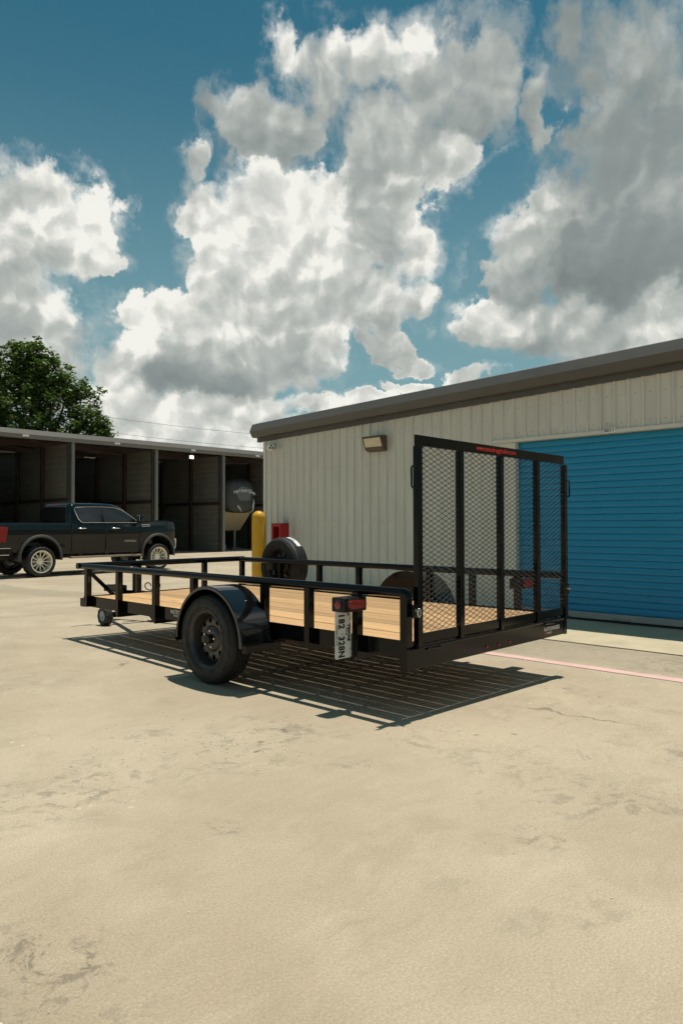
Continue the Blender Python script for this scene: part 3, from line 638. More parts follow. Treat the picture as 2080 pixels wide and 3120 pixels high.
# ------------------------------------------------------------------ pickup truck
TL = Vector((5.30, 17.50)); WB = 4.0
tk = empty('pickup_truck', (TL.x, TL.y, g(TL.x+2, TL.y)), R(4.4))
tag(tk, 'lifted dark crew cab pickup truck with machined wheels', 'truck')
BWD = 2.06
def bsec(x, zb, zt, sh=.07, ins=0.):
    near = [(.16+ins, zb), (.05+ins, zb+.05), (.02+ins, .85), (.03+ins, 1.02), (.005+ins, 1.16), (.0+ins, 1.32), (.035+ins, zt-sh), (.11+ins, zt)]
    return [(x, y_, z_) for y_, z_ in near]+[(x, BWD-y_, z_) for y_, z_ in near[::-1]]
secs = [bsec(-1.17, .80, 1.50, .06, .05), bsec(-1.14, .74, 1.555), bsec(-.6, .66, 1.565), bsec(.4, .60, 1.565), bsec(.87, .58, 1.565), bsec(.96, .58, 1.555, .06), bsec(2.2, .58, 1.56, .06), bsec(3.2, .58, 1.58), bsec(3.45, .60, 1.62, .12), bsec(3.9, .64, 1.64, .14), bsec(4.35, .68, 1.635, .13, .0), bsec(4.6, .70, 1.615, .12, .03), bsec(4.74, .72, 1.57, .1, .09), bsec(4.80, .76, 1.49, .08, .17)]
body = loft(secs).build('body', 'truckpaint', tk, smooth=28)
cs = []
for x in (0, WB):
    for y0 in (-.3, BWD-.46):
        c = MB(); c.lathe([(0, 0), (.585, 0), (.585, .76), (0, .76)], (x, y0, .56), (0, 1, 0), 40); cs.append(c.build('c', 'steel2', tk))
c = MB().box(-1.05, .80, .10, BWD-.10, .98, 2.2).build('c', 'steel2', tk); cs.append(c)
cut(body, cs)
for p in body.data.polygons: p.use_smooth = True
body.data.set_sharp_from_angle(angle=R(28))
def csec(z, x0, x1, ins, p=9, n=44):
    a, b = (x1-x0)/2, BWD/2-ins; cx = (x0+x1)/2; out = []
    for k in range(n):
        t = 2*math.pi*(k+.5)/n; c_, s_ = math.cos(t), math.sin(t)
        out.append((cx+a*abs(c_)**(2/p)*(1 if c_ >= 0 else -1), BWD/2+b*abs(s_)**(2/p)*(1 if s_ >= 0 else -1), z))
    return out
CAB = ((1.50, .88, 3.44, .045), (1.58, .89, 3.36, .06), (1.75, .91, 3.18, .11), (2.0, .94, 2.84, .185), (2.08, .955, 2.70, .225), (2.135, 1.01, 2.52, .30), (2.165, 1.2, 2.25, .5))
loft([csec(*s_) for s_ in CAB]).build('cab', 'truckpaint', tk, smooth=40)
def inset(z):
    for (z0, _, _, i0), (z1, _, _, i1) in zip(CAB, CAB[1:]):
        if z0 <= z <= z1: return i0+(i1-i0)*(z-z0)/(z1-z0)
    return .3
wins = {'rear_door_window': [(1.31, 1.585), (1.24, 1.66), (1.15, 1.96), (1.20, 2.005), (1.89, 2.02), (1.955, 1.585)],
        'front_door_window': [(2.06, 1.585), (2.0, 2.025), (2.42, 2.015), (2.68, 1.945), (2.96, 1.79), (3.18, 1.62), (3.18, 1.585)]}
for nm, poly in wins.items():
    for side in (0, 1):
        f0 = (lambda a, b: (a, inset(b)-.010, b)) if side == 0 else (lambda a, b: (a, BWD-inset(b)+.010, b))
        f1 = (lambda a, b: (a, inset(b)+.03, b)) if side == 0 else (lambda a, b: (a, BWD-inset(b)-.03, b))
        MB().prism(poly, f0, f1).build(nm, 'glass', tk)
for side in (0, 1):
    fy = (lambda b: inset(b)-.012) if side == 0 else (lambda b: BWD-inset(b)+.012)
    ol = [(1.30, 1.565), (1.20, 1.66), (1.11, 1.95), (1.14, 2.02), (1.5, 2.04), (2.0, 2.05), (2.44, 2.04), (2.72, 1.96), (3.0, 1.79), (3.22, 1.61), (3.22, 1.565), (2.2, 1.565), (1.30, 1.565)]
    pts = [(a, fy(b), b) for a, b in ol]
    MB().tube(pts, [.012]*1+[.016]*3+[.008]*9, 6).build('window_chrome', 'chrome', tk, smooth=60)
    fy0 = -.012 if side == 0 else BWD+.012
    for x in (1.16, 2.30): MB().tube([(x, fy0+(.03 if side == 0 else -.03), 1.395), (x+.02, fy0-.015, 1.395), (x+.22, fy0-.015, 1.39), (x+.24, fy0+.03, 1.39)], .022, 8).build('door_handle', 'chrome', tk, smooth=60)
    for x, zt_ in ((.95, 1.54), (2.08, 1.55), (3.30, 1.54)):
        MB().box(x, x+.012, fy0+.008 if side == 0 else fy0-.02, fy0+.02 if side == 0 else fy0-.008, .66, 1.5).build('door_seam', 'ink', tk)
    mz = MB(); sg_ = -1 if side == 0 else 1; ym = .0 if side == 0 else BWD
    loft([superell(0, 0, a, b, c_, 16, 3) for c_, a, b in ((0, .03, .06), (.02, .085, .115), (.08, .095, .125), (.16, .07, .1))], mz)
    mz.v = [(3.16+v[1]*1., ym+sg_*(.14+v[0]), 1.70+v[2]) for v in mz.v]
    mz.build('side_mirror', 'truckpaint', tk, smooth=50)
    MB().box(3.165, 3.20, ym+sg_*.05-.08, ym+sg_*.05+.08, 1.57, 1.62).build('mirror_arm', 'blackplastic', tk)
    MB().box(3.135, 3.155, ym+sg_*.14-.07, ym+sg_*.14+.07, 1.61, 1.80).build('mirror_glass', 'chrome', tk, bevel=.02)
    # running board, flares, vent
    yb = -.05 if side == 0 else BWD-.13
    rbz = MB().box(.90, 3.34, yb, yb+.18, .505, .56).build('running_board', 'board', tk, bevel=.012)
    for x in (1.2, 2.1, 3.0): MB().box(x, x+.08, min(yb+.1, BWD/2), yb+.30 if side == 0 else yb-.05, .56, .66).build('board_bracket', 'steel2', rbz)
    for x in (0, WB):
        yc = -.035 if side == 0 else BWD+.035-.11
        MB().lathe([(.585, .0), (.60, -.012), (.645, .0), (.66, .03), (.66, .11), (.575, .11), (.575, .02), (.585, 0)] if side == 0 else [(.585, .11), (.60, .122), (.645, .11), (.66, .08), (.66, 0), (.575, 0), (.575, .09), (.585, .11)], (x, yc, .56), (0, 1, 0), 28, R(-98), R(98), up=(0, 0, 1)).build('wheel_arch_flare', 'flare', tk, smooth=40)
        MB().lathe([(.57, 0), (.57, .40)], (x, .02 if side == 0 else BWD-.42, .56), (0, 1, 0), 28, R(-98), R(98), up=(0, 0, 1)).build('wheel_well', 'ink', tk, fix=False)
    yv = -.008 if side == 0 else BWD-.005
    MB().box(3.36, 3.66, yv, yv+.013, 1.44, 1.455).box(3.36, 3.66, yv, yv+.013, 1.49, 1.505).box(3.355, 3.37, yv, yv+.013, 1.44, 1.505).box(3.65, 3.665, yv, yv+.013, 1.44, 1.505).build('fender_vent', 'chrome', tk, bevel=.004)
    MB().prism([(-1.18, 1.02), (-1.02, 1.02), (-.97, 1.30), (-.96, 1.43), (-1.17, 1.45)], lambda a, b: (a, yv-.012 if side == 0 else BWD-.2, b), lambda a, b: (a, .22 if side == 0 else yv+.022, b)).build('tail_lamp', 'red', tk, bevel=.01)
    hl = MB().prism([(4.40, 1.50), (4.62, 1.50), (4.74, 1.43), (4.74, 1.20), (4.66, 1.22), (4.60, 1.36)], lambda a, b: (a, (.035+max(0, a-4.5)*.55) if side == 0 else BWD-.5, b), lambda a, b: (a, .5 if side == 0 else BWD-.035-max(0, a-4.5)*.55, b)).build('headlamp', 'headl', tk, bevel=.01)
    MB().box(4.57, 4.63, .05 if side == 0 else BWD-.09, .09 if side == 0 else BWD-.05, 1.30, 1.42).build('side_marker', 'amber', hl)
text('door_badge', 'DENALI', .085, 'chrome', (2.72, .004, .985), (1, 0, 0), (0, 0, 1), tk, 'LEFT', .001, 1.5)
MB().prism([(.905, 1.60), (.955, 2.0), (.94, 2.0), (.880, 1.60)], lambda a, b: (a, .30-(b-1.6)*-.12, b), lambda a, b: (a, BWD-.30-(b-1.6)*.12, b)).build('rear_window', 'glass', tk)
MB().prism([(3.36, 1.58), (2.60, 2.04), (2.62, 2.06), (3.39, 1.60)], lambda a, b: (a, .16+(b-1.6)*.22, b), lambda a, b: (a, BWD-.16-(b-1.6)*.22, b)).build('windshield', 'glass', tk)
MB().box(.955, 1.10, .7, 1.36, 2.06, 2.10).build('third_brake_lamp', 'red', tk, bevel=.01)
rbm = MB().box(-1.34, -1.16, .10, BWD-.10, .62, .86).box(-1.30, -.80, .03, .12, .66, .86).box(-1.30, -.80, BWD-.12, BWD-.03, .66, .86).build('rear_bumper', 'blackplastic', tk, bevel=.02)
MB().box(-1.30, -.86, .015, .03, .838, .86).box(-1.30, -.90, .015, .03, .655, .675).build('bumper_chrome', 'chrome', rbm, bevel=.004)
fb = loft([[(4.40, .02, .66), (4.40, .02, .95), (4.52, .10, .95), (4.52, .10, .66)], [(4.78, .16, .60), (4.78, .16, .96), (4.70, .22, .96), (4.70, .22, .62)], [(4.92, .6, .58), (4.92, .6, .97), (4.80, .6, .97), (4.80, .6, .60)], [(4.94, 1.03, .58), (4.94, 1.03, .97), (4.80, 1.03, .97), (4.80, 1.03, .60)], [(4.92, 1.46, .58), (4.92, 1.46, .97), (4.80, 1.46, .97), (4.80, 1.46, .60)], [(4.78, 1.9, .60), (4.78, 1.9, .96), (4.70, 1.84, .96), (4.70, 1.84, .62)], [(4.40, 2.04, .66), (4.40, 2.04, .95), (4.52, 1.96, .95), (4.52, 1.96, .66)]]).build('front_bumper', 'truckpaint', tk, smooth=40)
MB().tube([(4.72, .10, 1.02), (4.84, .20, 1.02), (4.86, .24, .80), (4.80, .20, .70)], .028, 8).build('bumper_chrome', 'chrome', fb, smooth=60)
MB().box(4.76, 4.83, .5, BWD-.5, 1.0, 1.42).build('grille', 'chrome', tk, bevel=.02)
MB().box(-1.1, 4.6, .55, .68, .50, .66).build('chassis_rail', 'steel2', tk); MB().box(-1.1, 4.6, 1.38, 1.51, .50, .66).build('chassis_rail', 'steel2', tk)
for x in (0, WB): MB().tube([(x, .2, .45), (x, 1.03, .45), (x, BWD-.2, .45)], [.06, .14, .06], 12).build('axle', 'steel2', tk, smooth=50)
# wheels
def truck_wheel(x, yc, sgn, src=None):
    if src:
        w = empty('wheel', (x, yc, .443), math.pi if sgn > 0 else 0); w.parent = tk; w.scale = (1.03,)*3
        for ch in src.children:
            n_ = ch.copy(); C.objects.link(n_); n_.parent = w
        return w
    w = empty('wheel', (x, yc, .443)); w.parent = tk; w.scale = (1.03,)*3
    ty = MB(); n = 96; prof = [(.30, -.15), (.335, -.165), (.39, -.165), (.415, -.15), (.432, -.12), (.432, .12), (.415, .15), (.39, .165), (.30, .15)]
    ty.lathe(prof, (0, 0, 0), (0, 1, 0), n)
    L = len(prof)
    for k in range(n):
        for i in (3, 4, 5, 6):
            if (k//2+i) % 2: 
                v = Vector(ty.v[k*L+i]); r_ = Vector((v.x, 0, v.z)); v -= r_.normalized()*.016; ty.v[k*L+i] = tuple(v)
    ty.build('tyre', 'tyre', w, smooth=25)
    MB().lathe([(.285, -.165), (.312, -.168), (.315, -.155), (.285, -.14), (.255, -.02), (.25, .14)], (0, 0, 0), (0, 1, 0), 48).build('rim', 'rimm', w, smooth=40)
    sp_ = MB()
    for k in range(12):
        a = 2*math.pi*k/12; u = Vector((math.cos(a), 0, math.sin(a)))
        sp_.bar(u*.06+Vector((0, -.055, 0)), u*.275+Vector((0, -.075, 0)), .024, .03, (0, 1, 0))
    sp_.build('spokes', 'rimm', w)
    MB().lathe([(0, -.075), (.05, -.075), (.09, -.06), (.09, -.03), (0, -.03)], (0, 0, 0), (0, 1, 0), 24).build('hub', 'rimm', w, smooth=40)
    MB().lathe([(0, .02), (.17, .02), (.17, .04), (0, .04)], (0, 0, 0), (0, 1, 0), 32).build('brake_disc', 'grey', w)
    MB().lathe([(.17, .05), (.26, .05)], (0, 0, 0), (0, 1, 0), 32).build('brake_shield', 'ink', w, fix=False)
    return w
w0 = truck_wheel(0, .12, -1)
truck_wheel(WB, .12, -1, w0); truck_wheel(0, BWD-.12, 1, w0); truck_wheel(WB, BWD-.12, 1, w0)

# ------------------------------------------------------------------ utility trailer
WT, LT = 2.056, 4.26
tr = empty('utility_trailer', (0, 0, 0)); tag(tr, 'black steel utility trailer with pine deck and raised mesh ramp gate', 'trailer')
def P_(mb, name, m='steel', parent=None, **k): return mb.build(name, m, parent or tr, **k)
ZD = .462
# deck planks, one by one
x0, x1, npl = .062, WT-.062, 14; pw = (x1-x0)/npl
rk = random.Random(9)
for k in range(npl):
    o = MB().box(0, pw-rk.uniform(.0062, .0082), 0, LT-.20+rk.uniform(-.004, .004), -.030, 0).build('plank', 'pine', tr, bevel=.003)
    o.location = (x0+k*pw, .055, ZD-rk.uniform(0, .003)); o.rotation_euler = (0, 0, rk.uniform(-.0004, .0004))
# side and front frame angles
P_(MB().box(.050, .057, .05, LT-.06, .362, .470).box(.057, .10, .05, LT-.06, .362, .369), 'side_frame', bevel=.002)
P_(MB().box(WT-.057, WT-.050, .05, LT-.06, .362, .470).box(WT-.10, WT-.057, .05, LT-.06, .362, .369), 'side_frame', bevel=.002)
P_(MB().box(.0, WT, LT-.14, LT-.133, .362, .470).box(.0, WT, LT-.133, LT-.075, .362, .369), 'front_frame', bevel=.002)
P_(MB().box(-.002, .055, LT-.19, LT-.06, .365, .446), 'corner_foot', bevel=.004)
# rear beam
rbm = P_(MB().box(0, WT, 0, .006, .300, .440).box(0, WT, .006, .052, .433, .440).box(0, WT, .006, .05, .300, .306), 'rear_beam', bevel=.002)
for x in (.875, 1.028, 1.174): MB().lathe([(0, .010), (.007, .009), (.0115, .004), (.012, 0)], (x, 0, .338), (0, -1, 0), 16).build('clearance_lamp', 'red', rbm, smooth=60)
text('dealer_sticker', 'NATIONWIDE', .042, 'whiteink', (1.685, -.0016, .366), (1, 0, 0), (0, 0, 1), rbm, 'LEFT', .0012, .93)
text('dealer_sticker', 'TRAILERS', .020, 'whiteink', (1.72, -.0016, .336), (1, 0, 0), (0, 0, 1), rbm, 'LEFT', .0004)
MB().prism([(1.685, .326), (1.715, .326), (1.71, .345), (1.69, .345)], lambda a, b: (a, -.0005, b), lambda a, b: (a, -.0018, b)).build('dealer_mark', 'redink', rbm)
sf = text('dealer_sticker', 'NATIONWIDE', .046, 'whiteink', (.0485, 2.63, .436), (0, -1, 0), (0, 0, 1), tr, 'LEFT', .0012, .95)
text('dealer_sticker', 'TRAILERS', .022, 'whiteink', (.0485, 2.585, .405), (0, -1, 0), (0, 0, 1), tr, 'LEFT', .0004)
# posts with tie slots
def post(x, y, z0=.335, z1=.775, s=.05, face='x'):
    mb = MB()
    # C section: web and two flanges, slot cut through the web
    zs0, zs1, sl = z0+.24, z0+.30, .006
    if face == 'x':   # web faces the side, slot through the web
        mb.box(x, x+.006, y, y+s/2-sl, z0, z1).box(x, x+.006, y+s/2+sl, y+s, z0, z1).box(x, x+.006, y+s/2-sl, y+s/2+sl, z0, zs0).box(x, x+.006, y+s/2-sl, y+s/2+sl, zs1, z1)
        mb.box(x+.006, x+s, y, y+.006, z0, z1).box(x+.006, x+s, y+s-.006, y+s, z0, z1)
    else:
        mb.box(x, x+s/2-sl, y, y+.006, z0, z1).box(x+s/2+sl, x+s, y, y+.006, z0, z1).box(x+s/2-sl, x+s/2+sl, y, y+.006, z0, zs0).box(x+s/2-sl, x+s/2+sl, y, y+.006, zs1, z1)
        mb.box(x, x+.006, y+.006, y+s, z0, z1).box(x+s-.006, x+s, y+.006, y+s, z0, z1)
    return P_(mb, 'post')
YP = [.40, .85, 1.32, 2.22, 2.80, 3.44]
for y in YP:
    post(-.001, y, face='y'); post(WT-.049, y, face='y')
post(-.001, LT-.20, .37, .775, .052, 'y'); post(WT-.05, LT-.12, .37, .775, .05, 'y')
for x in (.60, 1.45): post(x, LT-.13, .37, .775, .05, 'y')
P_(MB().box(-.003, .049, -.003, -.0005, .297, .765).box(-.003, -.0005, -.0005, .052, .297, .765).box(.044, .049, .0, .05, .445, .765), 'rear_post')
P_(MB().box(WT-.049, WT+.003, -.003, -.0005, .297, .765).box(WT+.0005, WT+.003, -.0005, .052, .297, .765), 'rear_post')
# top rails: round tube
RR = .030; ZR = .795-RR
def endcap(y0, x): return [(x, y0-.012, ZR-.035), (x, y0-.002, ZR-.012), (x, y0+.02, ZR)]
P_(MB().tube(endcap(.01, .024)+[(.024, LT-.03, ZR)], RR, 20), 'side_rail', smooth=50)
P_(MB().tube(endcap(.01, WT-.024)+[(WT-.024, LT-.03, ZR)], RR, 20), 'side_rail', smooth=50)
P_(MB().tube([(-.02, LT-.03, ZR+.004), (WT+.05, LT-.03, ZR+.004)], RR+.001, 20), 'front_rail', smooth=50)
# cross members below the deck
for y in [.40, .85, 1.32, 1.75, 2.22, 2.80, 3.44, 3.86]:
    deep = y in (.40, .85, 1.32, 2.22, 2.80, 3.44)
    P_(MB().box(.0 if deep else .06, WT if deep else WT-.06, y+.006, y+.012, .318 if deep else .365, .361 if deep else .420).box(.058, WT-.058, y+.012, y+.05, .415, .421), 'cross_member', 'steel')
# axle, springs
P_(MB().tube([(-.04, 1.70, .30), (WT+.04, 1.70, .30)], .035, 14), 'axle', 'steel2', smooth=50)
for x in (.12, WT-.12): P_(MB().tube([(x, 1.25, .345), (x, 1.48, .285), (x, 1.70, .262), (x, 1.92, .285), (x, 2.15, .345)], .022, 6), 'leaf_spring', 'steel2')
# wheels
def make_wheel(name, loc, parent, src=None, rz=0):
    w = empty(name, loc, rz); w.parent = parent
    if src:
        for ch in src.children:
            n_ = ch.copy(); C.objects.link(n_); n_.parent = w
        return w
    prof = [(.200, .088), (.212, .098), (.25, .105), (.285, .103), (.312, .092), (.326, .076), (.330, .062)]
    for gy in (.045, .016): prof += [(.331, gy+.006), (.321, gy+.004), (.321, gy-.004), (.331, gy-.006)]
    full = prof+[(r, -h) for r, h in prof[::-1]]
    MB().lathe(full, (0, 0, 0), (-1, 0, 0), 72).build('tyre', 'tyre', w, smooth=35)
    ring = MB()
    for r_, h_ in ((.235, .1035), (.298, .1005)): ring.lathe([(r_-.004, h_-.002), (r_-.002, h_+.0025), (r_+.002, h_+.0025), (r_+.004, h_-.002)], (0, 0, 0), (-1, 0, 0), 64)
    ring.build('sidewall_ring', 'tyre', w, smooth=60)
    MB().lathe([(.205, .078), (.212, .090), (.207, .094), (.199, .088), (.192, .074), (.186, .060), (.182, .03), (.176, .012), (.172, -.07)], (0, 0, 0), (-1, 0, 0), 64).build('rim', 'wheelblk', w, smooth=50)
    dsk = MB().lathe([(0, .050), (.050, .050), (.066, .052), (.085, .046), (.100, .030), (.130, .034), (.152, .032), (.172, .018), (.172, .010), (.150, .024), (.128, .026), (.100, .022), (.080, .038), (0, .040)], (0, 0, 0), (-1, 0, 0), 60).build('wheel_face', 'wheelblk', w)
    cu = []
    for k in range(10):
        a = 2*math.pi*k/10+.15; c = MB().lathe([(0, 0), (.0205, 0), (.0205, .1), (0, .1)], (.01, .138*math.cos(a), .138*math.sin(a)), (-1, 0, 0), 14); cu.append(c.build('c', 'steel2', w))
    cut(dsk, cu)
    for p in dsk.data.polygons: p.use_smooth = True
    dsk.data.set_sharp_from_angle(angle=R(30))
    MB().lathe([(0, .085), (.028, .084), (.034, .078), (.036, .045), (.036, .03)], (0, 0, 0), (-1, 0, 0), 24).build('hub_cap', 'blackplastic', w, smooth=40)
    for k in range(5):
        a = 2*math.pi*k/5+.5; MB().lathe([(0, .066), (.007, .066), (.011, .058), (.011, .040)], (0, .062*math.cos(a), .062*math.sin(a)), (-1, 0, 0), 6).build('lug_nut', 'chrome', w)
    MB().lathe([(.0, -.05), (.14, -.05), (.165, -.045), (.165, -.02), (.0, -.02)], (0, 0, 0), (-1, 0, 0), 32).build('brake_drum', 'ink', w)
    return w
YW = 1.71
wn = make_wheel('wheel', (-.147, YW, g(-.147, YW)+.331), tr)
make_wheel('wheel', (WT+.147, YW, g(WT+.1, YW)+.331), tr, wn, math.pi)
# fenders
def fender(xa, xb, sgn):
    yc, zc, r = 1.655, .325, .405
    hw = xb-xa
    f = MB()
    pr_ = [(r-.022, 0), (r-.004, -.002), (r+.002, .006), (r+.002, hw), (r-.003, hw), (r-.003, .012), (r-.022, .008), (r-.022, 0)]
    if sgn > 0: pr_ = [(a, hw-b) for a, b in pr_]
    f.lathe(pr_, (xa, yc, zc), (1, 0, 0), 40, R(-91), R(91), up=(0, 0, 1))
    o_ = P_(f, 'fender', 'fenderpaint', smooth=35)
    xi = xb-.004 if sgn < 0 else xa
    half = [(yc+(r-.004)*math.cos(R(a)), zc+(r-.004)*math.sin(R(a))) for a in range(0, 181, 9)]
    MB().prism(half, lambda a, b: (xi, a, b), lambda a, b: (xi+.004, a, b)).build('inner_plate', 'steel', o_)
    for y in (yc-r-.065, yc+r+.005):
        MB().box(xa+.0, xb+(.05 if sgn < 0 else 0)-(0 if sgn < 0 else 0), y, y+.06, .292, .345).build('fender_brace', 'steel', o_, bevel=.003)
fender(-.27, -.004, -1); fender(WT+.004, WT+.27, 1)
# tail lamp boxes and licence plate
def lamp_box(x0_, x1_, sgn):
    b = P_(MB().box(x0_, x1_, .372, .486, .632, .722), 'tail_lamp_box', 'blackplastic', bevel=.006)
    xo, cx = (x0_, (x0_+x1_)/2+.005)
    ov = MB(); n = 28; ring = []
    for k in range(n):
        t = 2*math.pi*k/n; c_, s_ = math.cos(t), math.sin(t); ring.append((cx+(.052 if c_ >= 0 else -.052)+.030*c_, .677+.030*s_))
    ov.prism(ring, lambda a, b_: (a, .373, b_), lambda a, b_: (cx+(a-cx)*.94, .362, .677+(b_-.677)*.88))
    ov.build('oval_lens', 'red', b, smooth=30)
    rim_ = MB(); ring2 = [(cx+(a-cx)*1.10, .677+(b_-.677)*1.22) for a, b_ in ring]
    rim_.prism(ring2, lambda a, b_: (a, .3735, b_), lambda a, b_: (a, .3665, b_)); rim_.build('lens_grommet', 'rubber', b, smooth=30)
    xs_ = x0_ if sgn < 0 else x1_
    MB().lathe([(.036, 0), (.036, .004), (.028, .007), (.027, 0)], (xs_, .43, .677), (sgn, 0, 0), 24).build('lens_grommet', 'rubber', b, smooth=40)
    MB().lathe([(.027, 0), (.026, .006), (.014, .011), (0, .012)], (xs_, .43, .677), (sgn, 0, 0), 24).build('marker_lens', 'red', b, smooth=50)
    return b
lamp_box(-.150, .055, -1); lamp_box(WT-.055, WT+.150, 1)
pt = empty('license_plate', (0, 0, 0)); pt.parent = tr
px0, px1, pz0, pz1, py = -.158, -.010, .333, .634, .448
rr_ = .012; cor = []
for cx, cz, a0 in ((px1-rr_, pz1-rr_, 0), (px0+rr_, pz1-rr_, 90), (px0+rr_, pz0+rr_, 180), (px1-rr_, pz0+rr_, 270)):
    for k in range(4): cor.append((cx+rr_*math.cos(R(a0+30*k)), cz+rr_*math.sin(R(a0+30*k))))
MB().prism(cor, lambda a, b: (a, py, b), lambda a, b: (a, py+.0015, b)).build('plate_sheet', 'plate', pt)
dn, rt_ = (0, 0, -1), (1, 0, 0); yt = py-.0012
text('plate_number', '182', .074, 'ink', (px0+.056, yt, pz1-.016), dn, rt_, pt, 'LEFT', .0030, .80, space=1.15)
text('plate_number', '328N', .074, 'ink', (px0+.056, yt, pz1-.160), dn, rt_, pt, 'LEFT', .0030, .76, space=1.08)
text('plate_state', 'TEXAS', .033, 'ink', (px1-.024, yt, pz1-.085), dn, rt_, pt, 'LEFT', .0016, 1.15)
text('plate_class', 'TRAILER', .012, 'ink', (px1-.049, yt, pz1-.105), dn, rt_, pt, 'LEFT', .0003, 1.2)
text('plate_slogan', 'The Lone Star State', .014, 'ink', (px0+.016, yt, pz1-.085), dn, rt_, pt, 'LEFT', .0001, 1.15)
star = [(.013*(1 if k % 2 == 0 else .4)*math.cos(R(90+36*k)), .013*(1 if k % 2 == 0 else .4)*math.sin(R(90+36*k))) for k in range(10)]
for cx, cz, s_ in ((px1-.030, pz1-.025, 1), (px0+.066, pz1-.148, .6)):
    MB().prism([(cx+a*s_, cz+b*s_) for a, b in star], lambda a, b: (a, py-.0004, b), lambda a, b: (a, py-.0014, b)).build('plate_star', 'ink', pt)
for cz in (pz1-.055, pz0+.055): MB().lathe([(0, .003), (.006, .003), (.006, 0)], (px1-.012, py, cz), (0, -1, 0), 10).build('plate_bolt', 'zinc', pt)
MB().box(px0+.04, px1-.03, .450, .462, .56, .64).build('plate_bracket', 'steel', pt)

# ramp gate, folded up
gt = empty('ramp_gate', (0, -.012, .427)); gt.parent = tr
def gb(mb, name, m='steel', **k):
    mb.v = [(x, y+.012, z-.427) for x, y, z in mb.v]; return mb.build(name, m, gt, **k)
GX0, GX1, GZT = .102, 2.054, 1.664
bars = [(b-.046, b) for b in (.135, .584, 1.082, 1.605, 2.054)]
for a, b in bars:
    zt = GZT if b < 2 else GZT-.004
    gb(MB().box(a, b, -.020, .020, .436, zt), 'gate_bar', bevel=.003)
gb(MB().box(.050, 1.985, -.026, -.020, GZT-.002, 1.728).box(.092, 1.985, -.020, .014, GZT+.001, GZT+.006), 'top_bar', bevel=.003)
for (a, b), (c_, d_) in zip(bars, bars[1:]):
    gb(MB().box(b+.001, c_-.001, -.008, -.003, .452, .512).box(b+.001, c_-.001, -.003, .012, .506, .512), 'bottom_bar', bevel=.002)
gb(MB().tube([(GX0-.03, -.012, .430), (GX1+.02, -.012, .430)], .011, 14), 'pivot_tube', smooth=50)
for x in (.21, 1.70): gb(MB().tube([(x-.04, -.018, .418), (x+.10, -.018, .412)], .010, 10), 'hinge_pin', smooth=50)
for x in (GX0-.052, GX1+.004):
    s_ = -1 if x < 1 else 1
    gb(MB().tube([(x-s_*.04, -.01, 1.535), (x+s_*.016, -.02, 1.535), (x+s_*.026, -.02, 1.525), (x+s_*.026, -.02, 1.415), (x+s_*.016, -.02, 1.405), (x-s_*.04, -.01, 1.405)], .0065, 8), 'pull_handle', smooth=60)
# expanded metal in each bay
SW, SH = .0785, .0325
for (a, b), (c_, d_) in zip(bars, bars[1:]):
    xa, xb, za, zb = b-.002, c_+.002, .505, GZT
    mb = MB()
    j0, j1 = int(za/SH*2)-1, int(zb/SH*2)+2; i0, i1 = int(xa/SW)-1, int(xb/SW)+2
    for j in range(j0, j1):
        for i in range(i0, i1):
            ox = (j % 2)*SW/2
            p = Vector((i*SW+ox, -.006, j*SH*.5*1.0)); 
            for sx_ in (-1, 1):
                q_ = Vector((i*SW+ox+sx_*SW/2, -.006, (j+1)*SH*.5))
                # clip the strand to the bay
                pa, qa = p.copy(), q_.copy(); 
                if max(pa.x, qa.x) < xa or min(pa.x, qa.x) > xb or max(pa.z, qa.z) > zb+.02 or min(pa.z, qa.z) < za: continue
                def cl(s0, s1, lim, hi):
                    t = (lim-s0.x)/(s1.x-s0.x); return s0+(s1-s0)*t
                if pa.x < xa: pa = cl(pa, qa, xa, 0)
                elif pa.x > xb: pa = cl(pa, qa, xb, 1)
                if qa.x < xa: qa = cl(pa, qa, xa, 0)
                elif qa.x > xb: qa = cl(pa, qa, xb, 1)
                if (qa-pa).length < .004: continue
                pa = pa+Vector((0, -.002, 0)); qa = qa+Vector((0, .002, 0))
                mb.bar(pa, qa, .0036, .0015, (-.45, -.43, .78) if sx_ > 0 else (-.6, -.75, .25))
    o_ = gb(mb, 'mesh_panel', 'meshsteel', fix=False); o_['kind'] = 'stuff'
text('gate_lettering', 'www.texasbraggtrailers.com', .0455, 'redink', (.72, -.0152, 1.697-.427), (1, 0, 0), (0, 0, 1), gt, 'LEFT', .0005, .985)
# latch plates and spring pins
for x, s_ in ((0, 1), (WT, -1)):
    lt = P_(MB().box(min(x+s_*.012, x+s_*.100), max(x+s_*.012, x+s_*.100), -.034, -.028, .618, .700), 'latch_plate', bevel=.003)
    MB().tube([(x+s_*.040, -.055, .662), (x+s_*.040, -.02, .662)], .009, 12).build('latch_pin', 'zinc', lt, smooth=50)
    pts = [(x+s_*.045+.014*math.cos(t), -.058, .652+.026*math.sin(t)) for t in [2*math.pi*k/20 for k in range(21)]]
    if s_ > 0: MB().tube(pts, .0028, 6).build('pin_ring', 'chrome', lt, smooth=60)
    P_(MB().box(min(x, x+s_*.09), max(x, x+s_*.09), -.040, .0, .425, .431), 'hinge_plate')
